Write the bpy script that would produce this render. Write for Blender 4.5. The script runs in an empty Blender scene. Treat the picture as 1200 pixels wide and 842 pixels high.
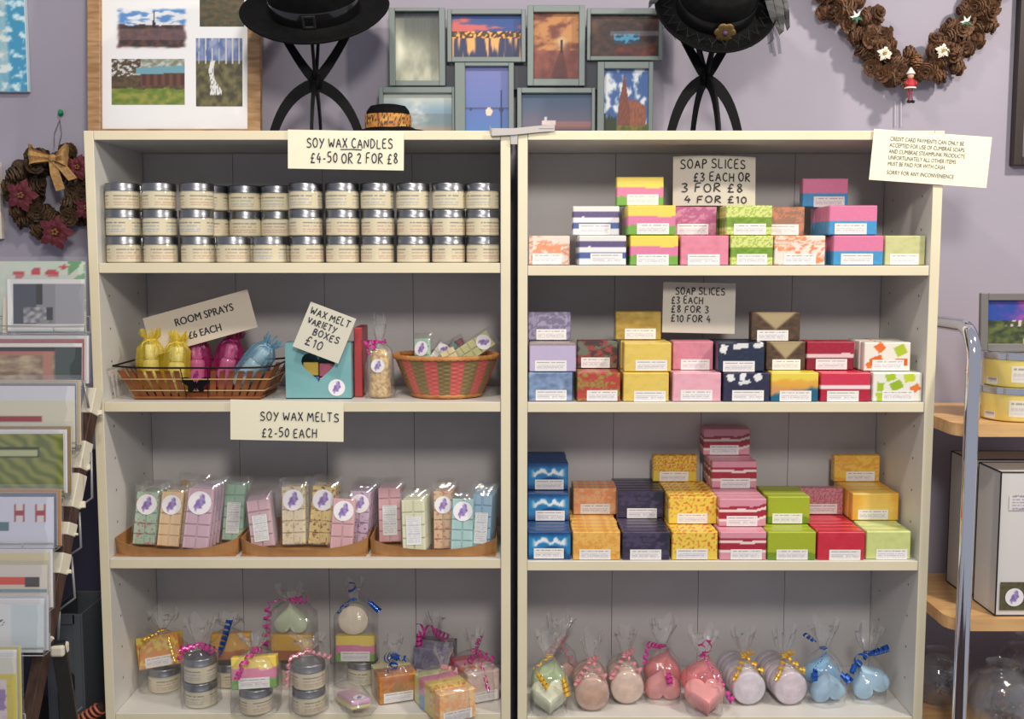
import bpy, bmesh, math, random
from mathutils import Vector, Matrix, Euler, noise
R = math.radians
random.seed(7)
SC = bpy.context.scene
COL = SC.collection

# ------------------------------------------------------------ camera, world, lights, exposure
CAM = Vector((-0.003, -2.03, 1.785)); FPX = 1250.0; PITCH = R(5.53)
cd = bpy.data.cameras.new('camera'); cam = bpy.data.objects.new('camera', cd); COL.objects.link(cam)
cd.sensor_width = 36.0; cd.lens = 36.0 * FPX / 1200.0; cd.clip_start = 0.05
cam.location = CAM; cam.rotation_euler = (R(90) - PITCH, 0, 0); SC.camera = cam
W = bpy.data.worlds.new('world'); SC.world = W; W.use_nodes = True
W.node_tree.nodes['Background'].inputs[0].default_value = (0.80, 0.82, 0.92, 1)
W.node_tree.nodes['Background'].inputs[1].default_value = 0.50
def area(name, loc, target, size, power, col):
    l = bpy.data.lights.new(name, 'AREA'); l.shape = 'DISK'; l.size = size; l.energy = power; l.color = col
    o = bpy.data.objects.new(name, l); COL.objects.link(o); o.location = loc
    o.rotation_euler = (Vector(target) - Vector(loc)).to_track_quat('-Z', 'Y').to_euler()
    return o
area('ceiling_spotlight', (1.45, -0.85, 2.95), (0.9, 0.2, 1.3), 0.12, 27, (1.0, 0.91, 0.78))
area('ceiling_spotlight', (-0.30, -0.90, 2.95), (-0.4, 0.2, 1.3), 0.14, 10.5, (1.0, 0.91, 0.78))
area('ceiling_lamp', (0.2, -2.35, 2.70), (0.0, 0.2, 1.2), 0.35, 32, (1.0, 0.94, 0.85))
SC.view_settings.view_transform = 'Standard'; SC.view_settings.look = 'None'
SC.view_settings.gamma = 1.0; SC.view_settings.use_curve_mapping = False
SC.view_settings.exposure = -0.14
SC.cycles.transparent_max_bounces = 32

# ------------------------------------------------------------ helpers
def ray(px, py):
    xc, yc = (px - 600) / FPX, -(py - 421) / FPX
    c, s = math.cos(PITCH), math.sin(PITCH)
    return Vector((xc, c + yc * s, -s + yc * c))
def P(px, py, Y):                      # where the sight line through a photo point meets the plane at depth Y
    d = ray(px, py); return CAM + d * ((Y - CAM.y) / d.y)
def PZ(px, py, z):                     # ... meets the horizontal plane at height z
    d = ray(px, py); return CAM + d * ((z - CAM.z) / d.z)
def s2l(v):
    v = v / 255.0
    return v / 12.92 if v <= 0.04045 else ((v + 0.055) / 1.055) ** 2.4
def lin(c): return (s2l(c[0]), s2l(c[1]), s2l(c[2]), 1.0)
_m = {}
def mat(c, rough=0.5, metal=0.0, coat=0.0, alpha=1.0, trans=0.0, sss=0.0):
    k = (tuple(c), rough, metal, coat, alpha, trans, sss)
    if k in _m: return _m[k]
    m = bpy.data.materials.new('paint'); m.use_nodes = True
    b = m.node_tree.nodes['Principled BSDF']
    b.inputs['Base Color'].default_value = lin(c); b.inputs['Roughness'].default_value = rough
    b.inputs['Metallic'].default_value = metal; b.inputs['Coat Weight'].default_value = coat
    b.inputs['Alpha'].default_value = alpha; b.inputs['Transmission Weight'].default_value = trans
    if sss: b.inputs['Subsurface Weight'].default_value = sss; b.inputs['Subsurface Scale'].default_value = 0.01
    _m[k] = m; return m
def mat_attr(rough=0.5, coat=0.0, key='Col'):      # colour carried by the printed / cast pattern of the mesh
    k = ('attr', rough, coat)
    if k in _m: return _m[k]
    m = bpy.data.materials.new('pattern'); m.use_nodes = True; nt = m.node_tree
    a = nt.nodes.new('ShaderNodeAttribute'); a.attribute_name = key
    b = nt.nodes['Principled BSDF']; nt.links.new(a.outputs['Color'], b.inputs['Base Color'])
    b.inputs['Roughness'].default_value = rough; b.inputs['Coat Weight'].default_value = coat; b.inputs['Coat Roughness'].default_value = 0.12
    _m[k] = m; return m
def mat_noise(c1, c2, scale=20, rough=0.6, stretch=(1, 1, 1), bump=0.0, detail=4, lo=0.35, hi=0.65):
    k = ('noise', c1, c2, scale, rough, stretch, bump)
    if k in _m: return _m[k]
    m = bpy.data.materials.new('mottle'); m.use_nodes = True; nt = m.node_tree; L = nt.links.new
    tc = nt.nodes.new('ShaderNodeTexCoord'); mp = nt.nodes.new('ShaderNodeMapping'); mp.inputs['Scale'].default_value = stretch
    n = nt.nodes.new('ShaderNodeTexNoise'); n.inputs['Scale'].default_value = scale; n.inputs['Detail'].default_value = detail
    r = nt.nodes.new('ShaderNodeValToRGB'); r.color_ramp.elements[0].position = lo; r.color_ramp.elements[1].position = hi
    r.color_ramp.elements[0].color = lin(c1); r.color_ramp.elements[1].color = lin(c2)
    b = nt.nodes['Principled BSDF']; b.inputs['Roughness'].default_value = rough
    L(tc.outputs['Object'], mp.inputs[0]); L(mp.outputs[0], n.inputs[0]); L(n.outputs[0], r.inputs[0]); L(r.outputs[0], b.inputs['Base Color'])
    if bump:
        bp = nt.nodes.new('ShaderNodeBump'); bp.inputs['Strength'].default_value = bump; bp.inputs['Distance'].default_value = 0.004
        L(n.outputs[0], bp.inputs['Height']); L(bp.outputs[0], b.inputs['Normal'])
    _m[k] = m; return m
def mat_film(tint=(255, 255, 255), base=0.035, edge=0.50, rough=0.10, wrinkle=0.55, scale=45, veil=0.06, clear=None):
    k = ('film', tint, base, edge, rough, wrinkle, scale, veil, clear)
    if k in _m: return _m[k]
    m = bpy.data.materials.new('clear_film'); m.use_nodes = True; nt = m.node_tree; L = nt.links.new
    nt.nodes.remove(nt.nodes['Principled BSDF']); out = nt.nodes['Material Output']
    t = nt.nodes.new('ShaderNodeBsdfTransparent'); t.inputs[0].default_value = lin(clear or tint)
    g = nt.nodes.new('ShaderNodeBsdfGlossy'); g.inputs['Roughness'].default_value = rough
    d = nt.nodes.new('ShaderNodeBsdfDiffuse'); d.inputs[0].default_value = lin(tint)
    lw = nt.nodes.new('ShaderNodeLayerWeight'); lw.inputs[0].default_value = 0.35
    mr = nt.nodes.new('ShaderNodeMapRange'); mr.inputs['To Min'].default_value = base; mr.inputs['To Max'].default_value = edge
    tc = nt.nodes.new('ShaderNodeTexCoord'); n = nt.nodes.new('ShaderNodeTexNoise'); n.inputs['Scale'].default_value = scale; n.inputs['Detail'].default_value = 3
    bp = nt.nodes.new('ShaderNodeBump'); bp.inputs['Strength'].default_value = wrinkle; bp.inputs['Distance'].default_value = 0.006
    L(tc.outputs['Object'], n.inputs[0]); L(n.outputs[0], bp.inputs['Height'])
    L(bp.outputs[0], g.inputs['Normal']); L(bp.outputs[0], lw.inputs['Normal'])
    m1 = nt.nodes.new('ShaderNodeMixShader'); m1.inputs[0].default_value = veil
    m2 = nt.nodes.new('ShaderNodeMixShader')
    L(t.outputs[0], m1.inputs[1]); L(d.outputs[0], m1.inputs[2])
    L(lw.outputs['Facing'], mr.inputs[0]); L(mr.outputs[0], m2.inputs[0]); L(m1.outputs[0], m2.inputs[1]); L(g.outputs[0], m2.inputs[2])
    L(m2.outputs[0], out.inputs[0]); _m[k] = m; return m
CELLO = mat_film()
SLEEVE = mat_film(base=0.08, edge=0.45, rough=0.08, wrinkle=0.35, scale=30, veil=0.02)
def organza(c): return mat_film(tint=c, base=0.03, edge=0.20, rough=0.3, wrinkle=0.6, scale=60, veil=0.24, clear=mix(c, (255, 255, 255), .72))

class G:
    """collects geometry for one mesh"""
    def __init__(s): s.v = []; s.f = []; s.m = []; s.c = {}
    def add(s, v, f, mi=0, T=None, cols=None):
        b = len(s.v)
        s.v += [tuple(T @ Vector(p)) for p in v] if T is not None else [tuple(p) for p in v]
        s.f += [tuple(b + i for i in q) for q in f]; s.m += [mi] * len(f)
        if cols is not None:
            for i, c in enumerate(cols): s.c[b + i] = c
        return s
    def box(s, c, d, mi=0, bev=0.0, T=None):
        bm = bmesh.new(); bmesh.ops.create_cube(bm, size=1)
        for v in bm.verts: v.co = Vector((v.co.x * d[0] + c[0], v.co.y * d[1] + c[1], v.co.z * d[2] + c[2]))
        if bev: bmesh.ops.bevel(bm, geom=bm.edges[:], offset=bev, segments=2, affect='EDGES', profile=0.5)
        bm.verts.index_update(); s.add([v.co[:] for v in bm.verts], [[v.index for v in f.verts] for f in bm.faces], mi, T); bm.free(); return s
    def lathe(s, prof, n=32, mi=0, T=None, sx=1, sy=1, a0=0, a1=2 * math.pi, fn=None, cols=None):
        full = abs(a1 - a0 - 2 * math.pi) < 1e-6; k = n if full else n + 1; v = []; f = []; cc = []
        for j, (r, z) in enumerate(prof):
            for i in range(k):
                a = a0 + (a1 - a0) * i / n; p = [r * math.cos(a) * sx, r * math.sin(a) * sy, z]
                if fn: p = fn(p, a, j)
                v.append(p)
                if cols: cc.append(cols(i / n, j / (len(prof) - 1)))
        for j in range(len(prof) - 1):
            for i in range(n):
                i2 = (i + 1) % k; f.append((j * k + i, j * k + i2, (j + 1) * k + i2, (j + 1) * k + i))
        return s.add(v, f, mi, T, cc or None)
    def tube(s, pts, r, n=8, mi=0, T=None, closed=False, flat=1.0):
        pts = [Vector(p) for p in pts]; N = len(pts); v = []; f = []; up = None
        for i, p in enumerate(pts):
            a = pts[(i - 1) % N] if (i or closed) else p; b = pts[(i + 1) % N] if (i < N - 1 or closed) else p
            t = (b - a); t = t.normalized() if t.length > 1e-9 else Vector((0, 0, 1))
            if up is None: up = t.orthogonal().normalized()
            up = (up - t * up.dot(t)); up = up.normalized() if up.length > 1e-6 else t.orthogonal().normalized()
            w = t.cross(up); rr = r[i] if isinstance(r, (list, tuple)) else r
            for k in range(n):
                q = 2 * math.pi * k / n; v.append(p + up * (rr * math.cos(q)) + w * (rr * flat * math.sin(q)))
        M_ = N if closed else N - 1
        for i in range(M_):
            for k in range(n):
                a, b = i * n, ((i + 1) % N) * n; f.append((a + k, a + (k + 1) % n, b + (k + 1) % n, b + k))
        if not closed: f.append(tuple(range(n - 1, -1, -1))); f.append(tuple((N - 1) * n + k for k in range(n)))
        return s.add(v, f, mi, T)
    def strip(s, pts, wid, mi=0, T=None):            # flat ribbon: wid is the half-width vector (or a list of them)
        v = []; f = []
        for i, p in enumerate(pts):
            w = wid[i] if isinstance(wid, list) else wid; p = Vector(p); v += [p - Vector(w), p + Vector(w)]
        for i in range(len(pts) - 1): f.append((2 * i, 2 * i + 1, 2 * i + 3, 2 * i + 2))
        return s.add(v, f, mi, T)
    def prism(s, poly, y0, y1, mi=0, T=None):        # polygon in XZ given thickness along Y
        n = len(poly); v = [(x, y0, z) for x, z in poly] + [(x, y1, z) for x, z in poly]
        f = [tuple(range(n)), tuple(range(2 * n - 1, n - 1, -1))] + [((i + 1) % n, i, n + i, n + (i + 1) % n) for i in range(n)]
        return s.add(v, f, mi, T)
    def sheet(s, w, h, fn, nx, nz, mi=0, T=None, y=0.0, bend=None):   # printed sheet in XZ facing -Y, centred
        v = []; c = []; f = []
        for j in range(nz + 1):
            for i in range(nx + 1):
                u, t = i / nx, j / nz; x, z = (u - .5) * w, (t - .5) * h
                v.append((x, y + (bend(u, t) if bend else 0), z)); c.append(lin(fn(u, t)) if fn else (1, 1, 1, 1))
        for j in range(nz):
            for i in range(nx): a = j * (nx + 1) + i; f.append((a, a + 1, a + nx + 2, a + nx + 1))
        return s.add(v, f, mi, T, c)
    def mesh(s, name, mats, smooth=False):
        me = bpy.data.meshes.new(name); me.from_pydata(s.v, [], s.f); me.validate()
        for m in (mats if isinstance(mats, (list, tuple)) else [mats]): me.materials.append(m)
        if len(me.polygons) == len(s.m): me.polygons.foreach_set('material_index', s.m)
        if smooth: me.polygons.foreach_set('use_smooth', [True] * len(me.polygons))
        if s.c:
            a = me.color_attributes.new('Col', 'FLOAT_COLOR', 'POINT')
            buf = []
            for i in range(len(me.vertices)): buf += list(s.c.get(i, (1, 1, 1, 1)))
            a.data.foreach_set('color', buf)
        me.update(); return me
    def build(s, name, mats, parent=None, smooth=False, loc=(0, 0, 0), rot=(0, 0, 0), angle=None):
        me = s.mesh(name, mats, smooth)
        if smooth and angle:
            try: me.set_sharp_from_angle(angle=R(angle))
            except Exception: pass
        return put(name, me, parent, loc, rot)
def put(name, me, parent=None, loc=(0, 0, 0), rot=(0, 0, 0)):
    o = bpy.data.objects.new(name, me); COL.objects.link(o); o.location = loc; o.rotation_euler = rot
    if parent: o.parent = parent
    return o
def tag(o, label, cat, group=None):
    o['label'] = label; o['category'] = cat
    if group: o['group'] = group
    return o
def thing(name, loc, label, cat, group=None, rot=(0, 0, 0)):
    o = bpy.data.objects.new(name, None); o.empty_display_size = 0.02; COL.objects.link(o)
    o.location = loc; o.rotation_euler = rot if isinstance(rot, (tuple, Euler)) else (0, 0, rot)
    return tag(o, label, cat, group)
def structure(o): o['kind'] = 'structure'; return o
def mix(a, b, t): t = max(0, min(1, t)); return tuple(a[i] + (b[i] - a[i]) * t for i in range(3))
def nz(x, y, z=0.0): return noise.noise(Vector((x, y, z)))
def fbm(x, y, z=0.0): return noise.fractal(Vector((x, y, z)), 1.0, 2.0, 4)
def sstep(a, b, x): t = max(0, min(1, (x - a) / (b - a))); return t * t * (3 - 2 * t)
def trs(loc=(0, 0, 0), rot=(0, 0, 0), sc=1.0): return Matrix.Translation(loc) @ Euler(rot).to_matrix().to_4x4() @ Matrix.Scale(sc, 4)

WHITE = mat_noise((214, 211, 205), (220, 217, 211), 6, 0.42)
CHROME = mat((225, 228, 235), 0.08, 1.0)
LIDM = mat((138, 140, 146), 0.34, 1.0)
PRINT = mat_attr(0.45); GLOSSY = mat_attr(0.55, 0.0); SOAPM = mat_attr(0.40, 0.35)
WOOD = mat_noise((152, 112, 72), (184, 146, 104), 10, 0.45, (2, 14, 14))
BLACK = mat((5, 5, 8), 0.6)
BLACK.node_tree.nodes['Principled BSDF'].inputs['Specular IOR Level'].default_value = 0.15
EDGE = mat_noise((224, 214, 184), (230, 220, 190), 6, 0.45)
# ------------------------------------------------------------ the room
DB = 0.262                                   # depth at which a bookcase's back boards stand
WALLY = 0.300
wallm = mat_noise((158, 152, 167), (163, 157, 172), 3, 0.8)
g = G(); g.box((0, WALLY + 0.05, 1.5), (4.4, 0.1, 3.0)); structure(g.build('wall_back', wallm))
g = G(); g.box((0, -1.5, -0.05), (4.4, 3.8, 0.1)); structure(g.build('floor', mat_noise((60, 42, 40), (76, 54, 50), 40, 0.9)))
g = G(); g.box((-1.16, WALLY - 0.006, 0.68), (0.70, 0.012, 1.36)); structure(g.build('shade_panel_1', mat((44, 40, 60), 0.7)))  # added dark panel: its navy colour stands in for shade on the wall

# ------------------------------------------------------------ bookcases
TOPZ = P(350, 153, 0).z
HL = [P(350, y, 0).z for y in (308, 471, 655, 836)]
HR = [P(850, y, 0).z for y in (311, 471.5, 657.5, 840)]
def edge_front(o):                            # the front lipping is a creamier strip than the board
    o.data.materials.append(EDGE); k = len(o.data.materials) - 1
    for q in o.data.polygons:
        if q.normal.y < -0.9: q.material_index = k
    return o
def bookcase(x0, x1, hs, label, hook):
    t = thing('bookcase', ((x0 + x1) / 2, 0.14, 0), label, 'bookcase')
    off = Vector(((x0 + x1) / 2, 0.14, 0)); T = Matrix.Translation(-off); th = 0.0185; bd = 0.28
    hole = mat((96, 92, 88), 0.9)
    for k, x in enumerate((x0 + th / 2, x1 - th / 2)):
        g = G(); g.box((x, bd / 2, TOPZ / 2), (th, bd, TOPZ), 0, 0.0012, T)
        s = 1 if k == 0 else -1
        for yy in (0.05, 0.21):
            z = 0.30
            while z < TOPZ - 0.1:
                g.lathe([(0.0, 0.0003), (0.0026, 0.0003)], 8, 1, T @ trs((x + s * th / 2, yy, z), (0, R(90) * s, 0))); z += 0.064
        edge_front(g.build('side_panel', [WHITE, hole], t))
    xi0, xi1 = x0 + th + 0.0005, x1 - th - 0.0005; w = xi1 - xi0; xm = (xi0 + xi1) / 2
    g = G(); g.box((xm, bd / 2, TOPZ - 0.0085), (w, bd, 0.017), 0, 0.001, T); edge_front(g.build('top_panel', WHITE, t))
    low = [hs[-1] - 0.30, hs[-1] - 0.60, 0.095]
    for z in list(hs) + low:
        g = G(); g.box((xm, 0.002 + DB / 2 - 0.002, z - 0.0095), (w, DB - 0.004, 0.019), 0, 0.001, T); edge_front(g.build('shelf', WHITE, t))
    bm_ = mat_noise((196, 192, 192), (203, 199, 199), 8, 0.55)
    for i in range(4):
        g = G(); g.box((xi0 + w * (i + .5) / 4, DB + 0.006, (TOPZ - 0.0178 + 0.085) / 2), (w / 4 - 0.0009, 0.008, TOPZ - 0.0178 - 0.085), 0, 0.0005, T); g.build('back_board', bm_, t)
    g = G(); g.box((xm, 0.02, 0.042), (w, 0.016, 0.08), 0, 0.001, T); g.build('plinth', WHITE, t)
    return t
XL0, XL1, XR0, XR1 = -0.806, -0.006, 0.008, 0.808
bookcase(XL0, XL1, HL, 'tall white bookcase holding silver lidded candles, baskets and wax melts', 0)
bookcase(XR0, XR1, HR, 'tall white bookcase holding stacked soap slices and bagged bath hearts', 1)
# grey plastic strip that bridges the two tops
a = P(574, 156, -0.004); b = P(650, 151, -0.004)
g = G(); zt = TOPZ + 0.0015
g.box(((a.x + b.x) / 2, 0.03, zt + 0.0012), (b.x - a.x, 0.072, 0.0024), 0, 0.0008)
pts = [(a.x, -0.007, zt + 0.002), (a.x + 0.004, -0.010, zt - 0.006), (0, -0.008, zt - 0.004), (b.x - 0.03, -0.006, zt + 0.001), (b.x, -0.006, zt + 0.003)]
g.strip(pts, (0, 0, 0.006)); g.box((0.001, -0.0035, zt - 0.013), (0.0125, 0.002, 0.028))
tag(g.build('plastic_strip', mat((176, 170, 168), 0.35), None), 'pale grey plastic strip bridging the tops of the two bookcases', 'strip')
# ------------------------------------------------------------ soap patterns: colour over the face (u across, v up)
def f_plain(c, amt=8):
    return lambda u, v, w=0: mix(c, (255, 255, 255) if fbm(u * 5, v * 5, w + c[0]) > 0 else (0, 0, 0), abs(fbm(u * 5, v * 5, w + c[0])) * amt / 100)
def f_layers(ls, wob=0.03, seed=0):      # ls: [(lower edge v, colour)] from the top down
    def f(u, v, w=0):
        q = v + wob * nz(u * 3.1 + seed, w * 3, seed * 1.7)
        for e, c in ls:
            if q >= e: return mix(c, (255, 255, 255), 0.10 * max(0, nz(u * 14, v * 14, seed)))
        return ls[-1][1]
    return f
def f_marble(a, b, sc=4, thr=0.1, seed=0, c=None):
    def f(u, v, w=0):
        q = fbm(u * sc + fbm(u * 3, v * 3, seed) * 2, v * sc * .7 + w, seed)
        k = mix(a, b, sstep(thr - .12, thr + .12, q))
        if c: k = mix(k, c, sstep(.15, .35, fbm(u * 3 + 7, v * 3, seed + 9)))
        return k
    return f
def f_speck(a, b, seed=0, top=0.0, sc=18, thr=0.12):
    return lambda u, v, w=0: mix(a, b, sstep(thr, thr + .16, nz(u * sc, v * sc * .62, seed + w * 20)) * (sstep(top, top + .1, v)))
def f_chunks(base, items, seed=0):        # items: (u, v, half w, half h, angle, colour)
    def f(u, v, w=0):
        for (cu, cv, a, b, an, c) in items:
            du, dv = (u - cu) * 1.6, (v - cv); x = du * math.cos(an) + dv * math.sin(an); y = -du * math.sin(an) + dv * math.cos(an)
            if abs(x) < a * 1.6 and abs(y) < b: return c
        return mix(base, (255, 255, 255), .08 * max(0, nz(u * 9, v * 9, seed)))
    return f
def f_cloud(u, v, w=0):
    sky = mix((8, 62, 118), (38, 130, 190), sstep(.0, .5, 1 - abs(v - .52) * 2.2) + .3 * fbm(u * 4, v * 4, 3))
    sky = mix(sky, (8, 42, 92), .8 * (1 - sstep(.6, 1.0, ((u - .58) / .34) ** 2 + ((v - .26) / .24) ** 2)))
    e = .36 + .22 * math.sin(u * 2.7 + .2) + .13 * fbm(u * 4.5, 2.0)
    c = sstep(e - .02, e + .05, v) * (1 - sstep(e + .14 + .22 * fbm(u * 5, 5), e + .22 + .22 * fbm(u * 5, 5), v)) * sstep(.06, .2, u) * (1 - sstep(.82, .95, u))
    return mix(sky, (236, 240, 240), c)
def f_fan(u, v, w=0):
    d = abs(u - .5) * 1.45 + .42
    k = sstep(d - .10, d + .04, v)
    return mix(mix((66, 48, 36), (98, 74, 50), .5 + .8 * fbm(u * 8, v * 8, 2)), (172, 154, 116), k * (1 - sstep(.9, 1, v) * .3))
def f_lime(u, v, w=0):
    q = v + .06 * nz(u * 3, 7, w)
    if .26 < q < .60: return mix((100, 138, 38), (132, 166, 56), .5 + nz(u * 9, v * 9, w))
    return mix((216, 222, 138), (156, 184, 60), sstep(.02, .22, nz(u * 22, v * 15, w)))
def f_gold(u, v, w=0):
    return mix((226, 168, 58), (238, 200, 96), sstep(.0, .6, 1 - abs(u - .5) * 2) + .5 * fbm(u * 3, v * 3, 8))
def f_sunset(u, v, w=0):
    q = v + .08 * fbm(u * 5, v * 3, 1)
    return mix((20, 96, 128), mix((206, 150, 96), mix((226, 168, 62), (232, 208, 78), sstep(.66, .78, q)), sstep(.42, .64, q)), sstep(.26, .44, q - .3 * (u - .5)))
PINK3 = [(.76, (216, 146, 164)), (.66, (166, 34, 54)), (.57, (238, 218, 216)), (.34, (166, 32, 52)), (.25, (240, 224, 220)), (.0, (220, 150, 166))]
PAT = {
 'peach': f_marble((228, 216, 204), (226, 150, 112), 4, .05, 1), 'stripe': f_layers([(.80, (226, 224, 220)), (.60, (92, 78, 126)), (.42, (232, 232, 232)), (.2, (70, 96, 158)), (0, (230, 230, 236))], .05, 2),
 'tri': f_layers([(.64, (238, 210, 84)), (.33, (218, 122, 160)), (0, (112, 168, 62))], .07, 4), 'pink': f_plain((222, 132, 154)), 'mauve': f_marble((176, 92, 130), (200, 136, 160), 5, .05, 3),
 'lime': f_lime, 'lime_plain': f_layers([(.62, (214, 220, 130)), (.28, (108, 146, 42)), (0, (206, 214, 116))], .10, 7), 'white_orange': f_marble((234, 222, 210), (232, 140, 92), 3.4, .16, 6), 'brown_swirl': f_marble((150, 110, 92), (190, 128, 98), 5, .0, 11),
 'pinkblue': f_layers([(.48, (216, 120, 158)), (0, (66, 148, 200))], .01, 5), 'olive': f_plain((200, 200, 142)),
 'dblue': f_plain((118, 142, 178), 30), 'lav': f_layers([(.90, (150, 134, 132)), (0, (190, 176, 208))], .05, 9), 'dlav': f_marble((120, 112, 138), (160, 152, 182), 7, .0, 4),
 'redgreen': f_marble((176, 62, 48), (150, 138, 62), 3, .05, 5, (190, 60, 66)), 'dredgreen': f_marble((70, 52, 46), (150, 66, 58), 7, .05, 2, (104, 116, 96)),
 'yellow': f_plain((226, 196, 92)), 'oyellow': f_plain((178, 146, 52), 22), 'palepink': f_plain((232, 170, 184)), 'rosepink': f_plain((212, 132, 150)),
 'navy1': f_chunks((40, 38, 68), [(.16, .82, .07, .12, .3, (232, 232, 232)), (.42, .86, .055, .12, -.1, (236, 236, 238)), (.74, .84, .08, .12, .4, (228, 228, 232)), (.46, .66, .12, .06, .2, (220, 222, 228))]),
 'navy2': f_chunks((30, 40, 66), [(.12, .78, .07, .14, -.3, (232, 232, 228)), (.48, .88, .16, .09, .1, (222, 222, 224)), (.86, .9, .10, .08, .2, (226, 226, 226))]),
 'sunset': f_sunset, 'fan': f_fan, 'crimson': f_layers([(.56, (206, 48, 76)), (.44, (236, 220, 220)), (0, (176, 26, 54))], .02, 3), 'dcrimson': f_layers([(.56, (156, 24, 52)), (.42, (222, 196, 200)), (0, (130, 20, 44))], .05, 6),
 'chunk1': f_chunks((232, 230, 218), [(.36, .84, .10, .12, .3, (168, 196, 36)), (.74, .82, .11, .14, .2, (196, 208, 48)), (.48, .56, .12, .15, .5, (150, 182, 30)), (.16, .5, .07, .16, -.1, (160, 190, 40)), (.86, .46, .10, .12, .5, (226, 120, 44)), (.2, .16, .12, .16, .1, (176, 200, 50))]),
 'chunk2': f_chunks((234, 228, 216), [(.34, .82, .10, .15, .7, (230, 112, 44)), (.78, .72, .12, .18, .5, (176, 196, 46)), (.26, .38, .14, .13, .4, (222, 104, 40)), (.80, .30, .13, .13, 0, (214, 96, 36)), (.1, .2, .05, .1, .3, (224, 116, 48))]),
 'cloud': f_cloud, 'amber': f_marble((224, 158, 66), (236, 186, 96), 2.2, .0, 5), 'amberpink': f_marble((230, 150, 96), (236, 180, 130), 3, .0, 5), 'dpurple': f_marble((52, 44, 66), (74, 64, 94), 3, .0, 6, (40, 36, 58)),
 'yspeck': f_speck((238, 206, 80), (214, 112, 40), 3, .2), 'yspeck2': f_speck((228, 196, 70), (200, 112, 34), 8, .34, 30, -.05), 'rp': f_layers(PINK3, .05, 2), 'rp2': f_layers(PINK3, .09, 5),
 'green': f_layers([(.24, (164, 178, 34)), (0, (112, 146, 30))], .10, 3), 'red': f_plain((202, 40, 60), 6), 'dpink': f_speck((206, 140, 148), (170, 96, 112), 4, 0, 30, .0), 'pgreen': f_plain((204, 214, 134)),
 'gold': f_gold, 'orange': f_marble((226, 164, 62), (236, 192, 80), 2, .0, 12),
}
SH = 0.0572; ST = 0.0262
def soap_mesh(key, w, h=SH - 0.0004, t=ST - 0.0008, lo=False, name='soap_slice'):
    k = ('soap', key, round(w, 3), round(h, 3), round(t, 3))
    if k in _m: return _m[k]
    f = PAT[key] if isinstance(key, str) else key
    g = G(); nx, nzz = 38, 24; e = 0.0016
    def face(n1, n2, pos, uv):
        v = []; c = []; q = []
        for j in range(n2 + 1):
            for i in range(n1 + 1):
                p = pos(i / n1, j / n2); v.append(p); c.append(lin(f(*uv(i / n1, j / n2))))
        for j in range(n2):
            for i in range(n1): a = j * (n1 + 1) + i; q.append((a, a + 1, a + n1 + 2, a + n1 + 1))
        g.add(v, q, 0, None, c)
    def pin(x, y, z):                     # soften the outer edges
        ax, ay, az = abs(x) / (w / 2), abs(y) / (t / 2), abs(z) / (h / 2)
        n = (ax > .999) + (ay > .999) + (az > .999)
        if n >= 2: s_ = lambda a, q, L: q - math.copysign(e, q) * .6 if a > .999 else q; x, y, z = s_(ax, x, w), s_(ay, y, t), s_(az, z, h)
        return (x, y, z)
    face(nx, nzz, lambda u, v: pin((u - .5) * w, -t / 2, (v - .5) * h), lambda u, v: (u, v, 0))
    face(nx, nzz, lambda u, v: pin((.5 - u) * w, t / 2, (v - .5) * h), lambda u, v: (1 - u, v, .5))
    face(nx, 4, lambda u, v: pin((u - .5) * w, (v - .5) * t, h / 2), lambda u, v: (u, 1, v * .5))
    face(nx, 4, lambda u, v: pin((u - .5) * w, (.5 - v) * t, -h / 2), lambda u, v: (u, 0, .5 - v * .5))
    face(4, nzz, lambda u, v: pin(-w / 2, (.5 - u) * t, (v - .5) * h), lambda u, v: (0, v, .5 - u * .5))
    face(4, nzz, lambda u, v: pin(w / 2, (u - .5) * t, (v - .5) * h), lambda u, v: (1, v, u * .5))
    me = g.mesh(name, SOAPM); _m[k] = me; return me
def f_label(seed, paper=(238, 234, 230), lines=((.86, .74, 138), (.58, .50, 196), (.40, .32, 200), (.22, .14, 204))):
    def f(u, v):
        for a, b, ink in lines:
            if b <= v <= a and .06 < u < .94 - .1 * (ink > 150) * abs(nz(a * 9, seed)) and nz(u * 30, a * 40, seed) > -.28: return (ink, ink - 4, ink + 4)
        return paper
    return f
def label_mesh(i, w=0.061, h=0.0205):
    k = ('lab', i, w, h)
    if k not in _m:
        g = G(); g.sheet(w, h, f_label(i * 3.7), 44, 15); _m[k] = g.mesh('paper_label', PRINT)
    return _m[k]
N_S = [0]
def soap(loc, key, w, label, group, front, rz=0.0):
    h = SH - 0.0004; t = ST - 0.0008; me = soap_mesh(key, w)
    o = put('soap_slice', me, None, (loc[0], loc[1], loc[2] + h / 2 + 0.0002), (0, 0, rz)); tag(o, label, 'soap', group)
    if front:
        N_S[0] += 1; r = random.Random(N_S[0]); lw = min(0.061, w * .70)
        put('paper_label', label_mesh(N_S[0] % 5, lw), o, (r.uniform(-.006, .008), -t / 2 - 0.0005, -h / 2 + 0.0105 + r.uniform(0, .0025)))
    return o
ORD = ['front', 'second from front', 'third from front', 'fourth from front', 'fifth from front', 'sixth from front', 'seventh from front']
LAY = ['bottom layer', 'second layer', 'third layer', 'fourth layer']
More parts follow.
